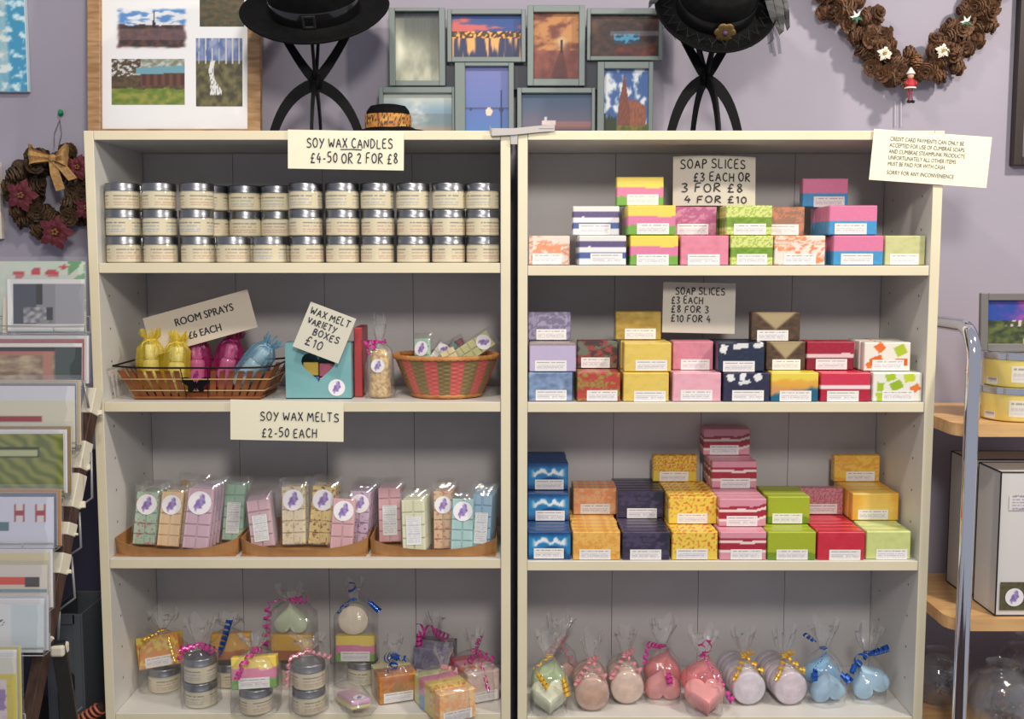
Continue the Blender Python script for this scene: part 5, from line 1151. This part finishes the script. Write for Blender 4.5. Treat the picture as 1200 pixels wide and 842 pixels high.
t = thing('picture_frame', ((a.x + b.x) / 2, WALLY - .0005, b.z), 'cream edged small frame hung beside the round wreath, mostly out of view', 'picture frame'); w, h = b.x - a.x, a.z - b.z
g = G(); bars4(g, 0, h / 2, w, h, .006, .016, -.008); g.build('frame', mat((222, 212, 200), .5), t); g = G(); g.box((0, -.004, h / 2), (w - .008, .002, h - .008)); g.build('photo', mat_noise((160, 150, 140), (206, 196, 186), 30, .5), t)
a, b = P(1194.5, -20, WALLY - .012), P(1260, 194, WALLY - .012)
t = thing('picture_frame', ((a.x + b.x) / 2, WALLY - .0005, b.z), 'dark brown framed picture cut off beside the payment notice', 'picture frame'); w, h = b.x - a.x, a.z - b.z
g = G(); bars4(g, 0, h / 2, w, h, .018, .024, -.012); g.build('frame', mat((44, 32, 30), .5), t); g = G(); g.box((0, -.006, h / 2), (w - .03, .003, h - .03)); g.build('photo', mat_noise((90, 96, 110), (130, 134, 146), 20, .4), t)
# ------------------------------------------------------------ greeting card rack
RX = -.768                                  # its open side, towards the candle bookcase
TIERS = [  # right end, foot row and depth of each tier (seen in the photo)
 (388, 99, -.065), (452, 96, -.095), (524, 88, -.125), (580, 75, -.165), (642, 63, -.205), (714, 55, -.255), (764, 51, -.295), (860, 22, -.345)]
def wire_edge(g, pts, r=.0011): g.tube(pts, r, 6)
def rack():
    t = thing('card_rack', (-.86, -.20, 0), 'leaning tiered greeting card rack with dark posts wrapped in white tape', 'rack'); O = Vector((-.86, -.20, 0))
    wood = mat_noise((58, 40, 34), (84, 60, 50), 14, .5, (6, 6, 1)); dark = mat((30, 27, 26), .5); tape = mat((222, 216, 196), .45); grey = mat((150, 150, 152), .35, .3)
    a, b = P(108, 470, -.035), P(33, 850, -.27); b2 = a + (b - a) * (a.z / (a.z - b.z))
    g = G(); d = (b2 - a); L_ = d.length; T = Matrix.Translation(a - O) @ d.to_track_quat('-Z', 'Y').to_matrix().to_4x4()
    g.box((0, 0, -L_ / 2), (.019, .026, L_), 0, .001, T); g.build('post', wood, t)
    ax = P(108, 470, -.02); 
    for (y0, y1) in ((455, 487), (522, 556), (562, 603), (621, 636), (657, 681)):
        p, q = a + (b - a) * ((y0 - 470) / 380), a + (b - a) * ((y1 - 470) / 380); l = (q - p).length; TT = Matrix.Translation((p + q) / 2 - O) @ d.to_track_quat('-Z', 'Y').to_matrix().to_4x4()
        g = G(); g.box((0, 0, 0), (.0225, .0295, l), 0, .0015, TT); g.box((-.008, -.012, -l * .4), (.012, .006, l * .2), 0, .001, TT @ trs((0, 0, 0), (0, R(12), 0))); g.build('white_tape', tape, t)
    # rear strut and white clip
    p, q = P(68, 752, -.20), P(84, 850, -.195); q2 = p + (q - p) * (p.z / (p.z - q.z))
    g = G(); dd = q2 - p; TT = Matrix.Translation(p - O) @ dd.to_track_quat('-Z', 'Y').to_matrix().to_4x4(); g.box((0, 0, -dd.length / 2), (.020, .024, dd.length), 0, .001, TT); g.build('rear_strut', dark, t)
    g = G(); c = P(70, 760, -.20) - O; g.box(c, (.024, .030, .020), 0, .004); g.tube([c + Vector((-.014, -.01, -.004)), c + Vector((-.018, -.014, .012)), c + Vector((-.006, -.014, .026))], .004, 8); g.build('white_clip', tape, t)
    # left post pair, outside the frame
    g = G(); a2 = Vector((-1.12, a.y, a.z)); TT = Matrix.Translation(a2 - O) @ d.to_track_quat('-Z', 'Y').to_matrix().to_4x4(); g.box((0, 0, -L_ / 2), (.019, .026, L_), 0, .001, TT); g.build('post', wood, t)
    for i, (yb, xb, Y) in enumerate(TIERS):
        z0 = P(xb, yb, Y).z - .0035; g = G(); xr = P(xb + 2, yb, Y).x; xl = -1.13; ya, yk = Y - .006, Y + .019
        fr = [Vector((xl, ya, z0 + .014)), Vector((xr, ya, z0 + .014)), Vector((xr, ya, z0)), Vector((xr, yk, z0)), Vector((xr, yk, z0 + .030))]
        wire_edge(g, [p - O for p in fr]); wire_edge(g, [Vector((xl, ya, z0)) - O, fr[2] - O]); wire_edge(g, [Vector((xl, yk, z0)) - O, fr[3] - O]); wire_edge(g, [Vector((xl, yk, z0 + .030)) - O, fr[4] - O])
        for k in range(3): x = xl + (xr - xl) * (k + .5) / 3; wire_edge(g, [Vector((x, ya, z0 + .014)) - O, Vector((x, ya, z0)) - O, Vector((x, yk, z0)) - O, Vector((x, yk, z0 + .030)) - O])
        g.build('wire_holder', grey, t, True)
    for (pl) in ([(107, 530), (108, 583), (95, 592)], [(93, 600), (95, 641), (82, 650)], [(84, 652), (88, 700), (70, 714)], [(98, 445), (104, 478)], [(70, 716), (68, 752)]):
        g = G(); wire_edge(g, [P(x, y, -.10) - O for x, y in pl], .0022); g.build('side_wire', grey, t, True)
rack()
CG = 'greeting cards in the leaning rack'
def card(i, x0t, yt, x1t, x0b, yb, x1b, Y, lean, f, label, sleeve=True, n=0):
    """a card seen between photo corners, leaning back; f(u, v) is its printed front"""
    z0 = P((x0b + x1b) / 2, yb, Y).z; xL, xR = P(x0b, yb, Y).x, P(x1b, yb, Y).x; w = xR - xL
    zt = P((x0t + x1t) / 2, yt, Y + lean).z; h = math.hypot(zt - z0, lean); rx = -math.atan2(lean, zt - z0)
    t = thing('greeting_card', ((xL + xR) / 2, Y, z0), label, 'greeting card', CG, (rx, 0, 0))
    g = G(); g.sheet(w, h, f, 60, 40); g.build('printed_front', PRINT, t, False, (0, -.0006, h / 2))
    g = G(); g.box((0, .0008, h / 2), (w, .0014, h)); g.build('card_back', mat((232, 230, 228), .6), t)
    if sleeve:
        g = G(); W2 = w / 2 + .004; v = []; ff = []; nx, nz_ = 16, 12
        for s_ in (-1, 1):
            b = len(v)
            for j in range(nz_ + 1):
                for k in range(nx + 1):
                    u, q = k / nx * 2 - 1, j / nz_; v.append((u * W2, .0004 + s_ * (.0014 + .0004 * nz(u * 4, q * 4, i + s_)) * (1 - abs(u) ** 8), -.0012 + q * (h + .010)))
            for j in range(nz_):
                for k in range(nx): a = b + j * (nx + 1) + k; ff.append((a, a + 1, a + nx + 2, a + nx + 1))
        g.add(v, ff); g.build('clear_sleeve', SLEEVE, t, True)
    return t
def c_photo(u, v):
    if u < .08 or v < .13 or v > .90: return (214, 214, 214)
    c = (150, 150, 156) if u > .62 else ((66, 68, 84) if u < .38 else (132, 132, 138))
    if .38 < u < .46 and v > .5: c = (34, 34, 38)
    if .2 < u < .58 and .16 < v < .46: c = mix((92, 92, 98), (176, 176, 180), .5 + nz(u * 14, v * 14))
    if .50 < u < .60 and .2 < v < .46: c = (44, 44, 50)
    return c
def c_flower(u, v):
    c = mix((206, 208, 200), (190, 206, 190), .5 + fbm(u * 6, v * 6, 3))
    for (x, y, r) in ((.52, .82, .05), (.64, .86, .045), (.76, .83, .05), (.84, .92, .03)):
        if (u - x) ** 2 + ((v - y) * .8) ** 2 < r * r * (.8 + .5 * nz(u * 14, v * 14)): c = (186, 60, 72)
    if u > .88 and v > .3 and nz(u * 14, v * 9) > -.1: c = (104, 156, 104)
    return c
def c_sepia(u, v):
    if v < .12 or v > .92: return (216, 212, 208)
    if u > .80: return (60, 70, 70)
    if v > .80: return (52, 40, 38)
    if u < .06 or .72 < u < .80: return (176, 120, 104)
    if .70 < v: return (170, 112, 96)
    return mix((120, 96, 76), (186, 166, 138), .5 + fbm(u * 9, v * 6, 3))
def c_cream(u, v): return (150, 50, 54) if .36 < u < .74 and .40 < v < .52 else ((206, 206, 214) if v > .76 else (206, 202, 184))
def c_green(u, v):
    if .42 < u < .80 and .60 < v < .78: return (176, 184, 140) if .44 < u < .78 and .63 < v < .75 else (60, 66, 36)
    if (u - .12) ** 2 / .05 + (v - .02) ** 2 / .22 < 1: return (222, 222, 218)
    return mix((96, 108, 48), (142, 146, 74), .5 + .5 * math.sin(u * 40 + v * 26 + 3 * nz(u * 6, v * 6)))
def c_stamp(u, v):
    for x in (.32, .68, .88):
        if abs(u - x) < .05 and .5 < v < .86: return (160, 60, 70) if abs(v - .68) < .05 or abs(u - x) > .034 else (214, 206, 206)
    if u < .58 and .34 < v < .52: return (88, 116, 130)
    return (204, 206, 222)
def c_ship(u, v):
    if v > .82: return (206, 200, 190)
    if u < .38 and abs(v - .48 - .3 * (u - .2)) < .24: return mix((222, 116, 60), (206, 140, 90), u * 2)
    if .40 < u < .78 and .55 < v < .74: return (206, 72, 50)
    if .78 < u < .92 and .5 < v < .74: return (60, 52, 50)
    if .38 < u and .38 < v < .46: return (96, 140, 150)
    if v < .26: return mix((206, 120, 96), (214, 170, 150), .5 + nz(u * 8, v * 8))
    return (206, 196, 190)
def c_bird(u, v):
    if (u - .28) ** 2 / .012 + (v - .56) ** 2 / .012 < 1: return (196, 70, 58)
    if .42 < u < .60 and .5 < v < .7 and nz(u * 30, v * 30) > 0: return (60, 60, 66)
    return (214, 216, 218) if .06 < u < .66 else (196, 206, 212)
def c_child(u, v):
    if v > .78: return (206, 206, 196)
    if u > .86 or v > .70: return (206, 190, 84)
    if (u - .50) ** 2 + (v - .50) ** 2 < .02: return (60, 130, 160)
    if (u - .62) ** 2 / .004 + (v - .12) ** 2 / .03 < 1: return (190, 70, 66)
    if .3 < v < .6 and nz(u * 7, v * 7, 3) > .15: return (150, 120, 170)
    return mix((222, 210, 206), (206, 190, 200), .5 + nz(u * 9, v * 9))
plain = lambda c: (lambda u, v: mix(c, (255, 255, 255), .06 * nz(u * 5, v * 5)))
card(1, -60, 306, 102, -60, 392, 101, -.035, .008, c_flower, 'red flower greeting card at the very top of the rack')
card(2, 10, 327, 100, 9, 388, 99, -.065, .008, c_photo, 'black and white photo greeting card in the uppermost tier')
card(3, -70, 402, 93, -70, 452, 96, -.095, .008, c_sepia, 'dark edged sepia picture greeting card in the second tier')
card(4, -60, 452, 81, -60, 524, 88, -.125, .008, c_cream, 'cream greeting card with a red title strip in the third tier')
card(5, -60, 508, 68, -60, 580, 75, -.165, .008, c_green, 'green greeting card with a white figure in the fourth tier')
card(6, -60, 582, 60, -60, 642, 63, -.205, .008, c_stamp, 'pale blue greeting card with stamp pictures in the fifth tier')
card(7, -60, 662, 53, -60, 714, 55, -.255, .008, c_ship, 'orange and red ship greeting card in the sixth tier')
card(8, -60, 708, 54, -60, 764, 51, -.295, .008, c_bird, 'white greeting card with a red bird in the seventh tier')
card(9, -60, 770, 22, -60, 860, 20, -.345, .008, c_child, 'colourful child drawing greeting card in the lowest tier')
k = 0
for (i, x1t, yt, x1b, yb, Y, cols) in ((3, 100, 400, 104, 452, -.095, ((170, 60, 60), (214, 214, 214))), (4, 90, 452, 95, 524, -.125, ((110, 130, 150), (196, 176, 146))), (5, 78, 506, 84, 580, -.165, ((226, 224, 228), (150, 120, 60))), (6, 70, 580, 72, 642, -.205, ((96, 110, 140), (190, 130, 60))), (7, 60, 650, 62, 714, -.255, ((206, 196, 160), (226, 224, 226))), (8, 57, 704, 57, 764, -.295, ((226, 226, 230), (196, 200, 210))), (9, 30, 764, 26, 860, -.345, ((226, 226, 226), (206, 196, 90)))):
    for j, c in enumerate(cols):
        k += 1; card(20 + k, -60, yt - 4 * j - 3, x1t - 5 * (1 - j) , -60, yb - 3, x1b - 5 * (1 - j), Y + .0052 + .005 * j, .008, plain(c), '%s behind the front card of the %s tier, only its edge showing' % (('greeting card just', 'second greeting card')[j], ('', '', '', 'second', 'third', 'fourth', 'fifth', 'sixth', 'seventh', 'lowest')[i]), True)
# narrow upright cards at the rack's far end of the top tier
for j in range(4):
    x = 2 + j * 5.2; card(60 + j, x, 348, x + 4.4, x + 1, 392, x + 5.6, -.055, .01, plain(((214, 206, 186), (176, 140, 90), (226, 222, 210), (196, 176, 140))[j]), ('cream', 'tan', 'white', 'beige')[j] + ' narrow card standing edgewise beside the photo card', False)

# ------------------------------------------------------------ low table with crate and rolled mat behind the rack
tz = .80
t = thing('side_table', (-1.02, .14, 0), 'low dark table behind the card rack carrying the grey crate', 'table')
wd = mat((36, 26, 26), .6)
g = G(); g.box((0, 0, tz - .0125), (.40, .28, .025), 0, .002); g.build('table_top', wd, t)
for sx in (-1, 1):
    for sy in (-1, 1): g = G(); g.box((sx * .18, sy * .12, (tz - .026) / 2), (.03, .03, tz - .027), 0, .002); g.build('leg', wd, t)
def crate():
    Y = .12; a, b = P(82, 812, Y), P(122, 812, Y); w, h = .075, P(100, 706, Y).z - tz - .001; x = (a.x + .085)
    t = thing('crate', (-.905, .13, tz + .0008), 'dark grey plastic crate with handle slot on the low table', 'crate'); m = mat((78, 82, 86), .5); d = .15; n = 10
    g = G(); g.box((0, 0, .003), (w, d, .006), 0, .001); g.build('base', m, t)
    for s_ in (-1, 1): g = G(); g.box((s_ * (w / 2 - .002), 0, h / 2), (.004, d, h - .002), 0, .001); g.build('end_panel', m, t)
    g = G(); g.box((0, d / 2 - .002, h / 2), (w - .01, .004, h - .002), 0, .001); g.build('rear_panel', m, t)
    g = G(); y = -d / 2 + .002
    g.box((-w / 2 + .012, y, h / 2), (.016, .005, h - .004), 0, .001); g.box((w / 2 - .012, y, h / 2), (.016, .005, h - .004), 0, .001); g.box((0, y, h - .012), (w - .03, .005, .022), 0, .001); g.box((0, y, .022), (w - .03, .005, .040), 0, .001)
    g.box((0, y + .003, h * .5), (w - .03, .003, h - .05)); g.build('front_panel', m, t)
    g = G(); g.prism([(.010 * math.cos(q) * 1 + .008, h * .46 + .022 * math.sin(q)) for q in (2 * math.pi * i / 20 for i in range(20))], y - .0006, y + .0012); g.build('handle_slot', mat((16, 16, 18), .8), t)
    g = G(); g.tube([(-w / 2 + .02, y - .003, .03), (w / 2 - .006, y - .003, .075)], .0028, 8); g.build('rib', mat((120, 122, 124), .5), t)
crate()
c = PZ(100, 830, tz); t = thing('rolled_mat', (-.875, .018, tz + .0125), 'rolled dark mat bound with a row of red brown coils', 'mat', None, (0, R(-34), R(0)))
g = G(); g.tube([(-.07, 0, 0), (.07, 0, 0)], .0095, 14); g.build('mat_roll', mat((40, 20, 22), .8), t, True)
t.location.z += .042
g = G(); n = 13 * 14; g.tube([(-.066 + .132 * i / n, .0118 * math.cos(i / 14 * 2 * math.pi), .0118 * math.sin(i / 14 * 2 * math.pi)) for i in range(n + 1)], .0026, 6); g.build('bound_coil', mat((176, 96, 66), .5), t, True)

# ------------------------------------------------------------ chrome trolley with wooden shelves
BEECH = mat_noise((206, 160, 104), (222, 180, 126), 8, .4, (1, 9, 9))
def trolley():
    Yp = -.06; top = P(1141, 428, Yp); x = top.x; t = thing('trolley', (x + .25, 0, 0), 'chrome tube trolley with beech shelves beside the soap bookcase', 'trolley'); O = Vector((x + .25, 0, 0))
    z0 = P(1120, 381, 0).z; r = .0135
    def loop(X):
        pts = [(X, Yp, .06)] + [(X, Yp, .2 + (z0 - .26) * i / 8) for i in range(9)] + [(X, Yp + .06 * (1 - math.cos(q)), z0 - .06 + .06 * math.sin(q)) for q in (R(10 * k) for k in range(1, 10))]
        pts += [(X, .19 + .06 * math.sin(q), z0 - .06 + .06 * math.cos(q)) for q in (R(10 * k) for k in range(0, 10))] + [(X, .25, z0 - .1), (X, .25, .06)]; return pts
    for X in (x, x + .50): g = G(); g.tube([Vector(p) - O for p in loop(X)], r, 20); g.build('tube_frame', CHROME, t, True)
    zs_ = []
    for (yf, name) in ((497, 'shelf'), (725, 'shelf'), (872, 'shelf')):
        Yf = -.025; p = P(1150, yf, Yf); zt = p.z; rc = .035; d = .30; xl = x - .012; xr = x + .512; poly = []
        for (cx, cy, a0) in ((xl + rc, Yf + rc, 180), (xr - rc, Yf + rc, 270), (xr - rc, Yf + d - rc, 0), (xl + rc, Yf + d - rc, 90)):
            for k in range(7): q = R(a0 + 15 * k); poly.append((cx + rc * math.cos(q) - O.x, cy + rc * math.sin(q)))
        g = G(); n = len(poly); v = [(a, b, zt - .024) for a, b in poly] + [(a, b, zt) for a, b in poly]
        g.add(v, [tuple(range(n - 1, -1, -1)), tuple(range(n, 2 * n))] + [(i, (i + 1) % n, n + (i + 1) % n, n + i) for i in range(n)]); o = g.build(name, BEECH, t); zs_.append(zt)
    for X in (x, x + .50):
        for Y in (Yp, .25):
            g = G(); g.lathe([(0, -.011), (.02, -.010), (.025, 0), (.02, .010), (0, .011)], 24, 0, trs((0, 0, 0), (0, R(90), 0))); w = g.build('castor', mat((30, 30, 32), .5), t, True, (X - O.x, Y + .0, .026))
            g = G(); g.box((0, 0, .022), (.03, .022, .026), 0, .003); g.build('castor_fork', CHROME, w)
    return x, zs_
TX, TS = trolley()
YF = -.125
def big_candle(x, y, z, label):
    t = thing('candle_jar', (x, y, z), label, 'candle', 'large yellow candles on the trolley'); r = .060; h = .066
    g = G(); g.lathe([(0, 0), (r * .92, 0), (r * .98, .002), (r, .006), (r, h - .014), (r * .97, h - .012), (0, h - .012)], 56); g.build('jar', mat((228, 206, 112), .12, 0, .8), t, True, (0, 0, 0), (0, 0, 0), 40)
    g = G(); g.lathe([(r * 1.0, h - .0135), (r * 1.03, h - .013), (r * 1.03, h - .001), (r * 1.0, h), (r * .6, h), (0, h)], 56); g.build('lid', CHROME, t, True, (0, 0, 0), (0, 0, 0), 40)
    g = G(); fl = f_label(9, (226, 220, 200)); g.lathe([(r * 1.004, .010 + .032 * j / 10) for j in range(11)], 60, 0, None, 1, 1, R(-122), R(-60), None, lambda u, v: lin(fl(u, v))); g.build('paper_label', PRINT, t, True)
    g = G(); g.lathe([(r * 1.004, .004 + .014 * j / 4) for j in range(5)], 20, 0, None, 1, 1, R(-172), R(-146), None, lambda u, v: lin(fl(u, v))); g.build('paper_label', PRINT, t, True)
    return h
p = P(1205, 497, -.055); cxx = P(1150, 480, .05).x + .062
hh = big_candle(cxx, .05, TS[0] + .0008, 'large yellow candle jar standing on the upper beech shelf')
big_candle(cxx + .002, .05, TS[0] + .0012 + hh, 'large yellow candle jar stacked on top of the other one')
def desk_frame():
    Y = .05; a, b = P(1145, 343, Y), P(1150, 410, Y); z0 = TS[0] + .0020 + 2 * hh; w = .15; h = P(1150, 343, Y).z - z0; x = P(1146, 380, Y).x + w / 2
    t = thing('picture_frame', (x, Y - .010, z0), 'small grey frame with an evening landscape photo, standing on the yellow candles', 'picture frame', None, (R(-3), 0, 0)); g = G()
    bars4(g, 0, h / 2, w, h, .0145, .012, 0); g.build('frame', mat((112, 108, 106), .5), t); g = G(); g.box((0, .004, h / 2), (w - .02, .003, h - .02)); g.build('backing', mat((70, 66, 64), .7), t)
    g = G(); g.sheet(w - .028, h - .028, p_night, 48, 36); g.build('photo', GLOSSY, t, False, (0, .001, h / 2))
    g = G(); g.box((0, .022, h * .3), (.03, .003, h * .55), 0, 0, trs((0, 0, 0), (R(8), 0, 0))); g.build('easel_back', mat((60, 58, 58), .7), t)
desk_frame()
def carton(px, Yf, d, w, label, front):
    z = TS[1] + .0008; h = .285; x0 = px
    t = thing('carton', (x0 + w / 2, Yf + d / 2, z), label, 'box'); edge = mat((26, 24, 28), .5); e = .0022
    g = G(); g.box((0, 0, h / 2), (w - e, d - e, h - e)); g.build('carton_body', mat((214, 210, 208), .55), t)
    g = G()
    for sx in (-1, 1):
        for sy in (-1, 1): g.box((sx * (w / 2 - e * .5), sy * (d / 2 - e * .5), h / 2), (e, e, h), 0)
        for zz in (e * .5, h - e * .5): g.box((sx * (w / 2 - e * .5), 0, zz), (e, d - 2 * e, e), 0)
    for sy in (-1, 1):
        for zz in (e * .5, h - e * .5): g.box((0, sy * (d / 2 - e * .5), zz), (w - 2 * e, e, e), 0)
    g.build('black_edging', edge, t)
    if front:
        f = lambda u, v: (150, 128, 160) if abs(((v * 5) % 1) - .5) < .2 and .1 < u < .9 and nz(u * 40, v * 20) > -.2 else (220, 216, 214)
        g = G(); g.sheet(.05, .03, f, 30, 16); g.build('printed_text', PRINT, t, False, (-w / 2 + .043, -d / 2 - .0006, h - .060))
        g = G(); g.sheet(.050, .056, lambda u, v: mix((76, 70, 50), (104, 98, 66), .5 + nz(u * 8, v * 8)), 10, 10); g.build('printed_panel', PRINT, t, False, (-w / 2 + .033, -d / 2 - .0006, .040))
        sticker_geo(.018, trs((-w / 2 + .036, -d / 2 - .0016, .038))).build('sticker', PRINT, t)
Yb = -.010; xb = P(1165.5, 725, Yb).x
carton(xb, Yb, .100, .20, 'white carton with black edging and a purple sticker on the lower beech shelf', True)
carton(xb - .004, Yb + .128, .098, .20, 'plain white carton with black edging behind the stickered one', False)
def fishbowl(px, py, Y, r, label, cols, seed):
    z = TS[2] + .0008; x = P(px, py, Y).x
    t = thing('glass_bowl', (x, Y, z), label, 'bowl', 'wrapped glass bowls at the trolley foot'); gl = mat_film((236, 238, 244), .05, .6, .04, .0, 10, .01)
    g = G(); h = r * 1.75; prof = [(0, .002), (r * .5, .002), (r * .8, r * .2), (r, r * .75), (r * .95, r * 1.2), (r * .72, r * 1.55), (r * .68, r * 1.65), (r * .74, h)]
    g.lathe(prof + [(r * .71, h), (r * .65, r * 1.65), (r * .69, r * 1.55), (r * .92, r * 1.2), (r * .97, r * .75), (r * .77, r * .22), (r * .5, .006), (0, .006)], 48); g.build('bowl', gl, t, True)
    rr = random.Random(seed)
    for i in range(9):
        a = rr.uniform(0, 6.28); q = rr.uniform(0, r * .55); blossom(t, (q * math.cos(a), q * math.sin(a) - r * .15, r * (.35 + .9 * rr.random())), r * .22, 8, cols[i % len(cols)], (190, 150, 70), (R(90) + rr.uniform(-.5, .5), rr.uniform(-.5, .5), 0), 'dried_flower')
    g = G(); g.lathe([(r * 1.02, .003), (r * 1.08, r * .6), (r * 1.04, r * 1.3), (r * .78, r * 1.8), (r * .4, r * 2.0), (r * .5, r * 2.2)], 48, 0, None, 1, 1, 0, 6.28318, lambda p, a, j: [p[0] * (1 + .03 * math.sin(a * 9 + j)), p[1] * (1 + .03 * math.sin(a * 7 + j)), p[2]]); g.build('clear_wrap', CELLO, t, True)
fishbowl(1172, 830, .05, .062, 'glass bowl of dark red dried flowers at the trolley foot', ((120, 30, 26), (150, 60, 30), (60, 50, 40)), 2)
fishbowl(1097, 838, .18, .052, 'glass bowl of dusky dried flowers half behind the chrome post', ((40, 44, 44), (90, 86, 96), (60, 60, 56)), 3)
fishbowl(1205, 800, .19, .066, 'glass bowl with yellow and purple dried flowers behind the red one', ((110, 100, 30), (150, 130, 150), (50, 44, 52)), 4)
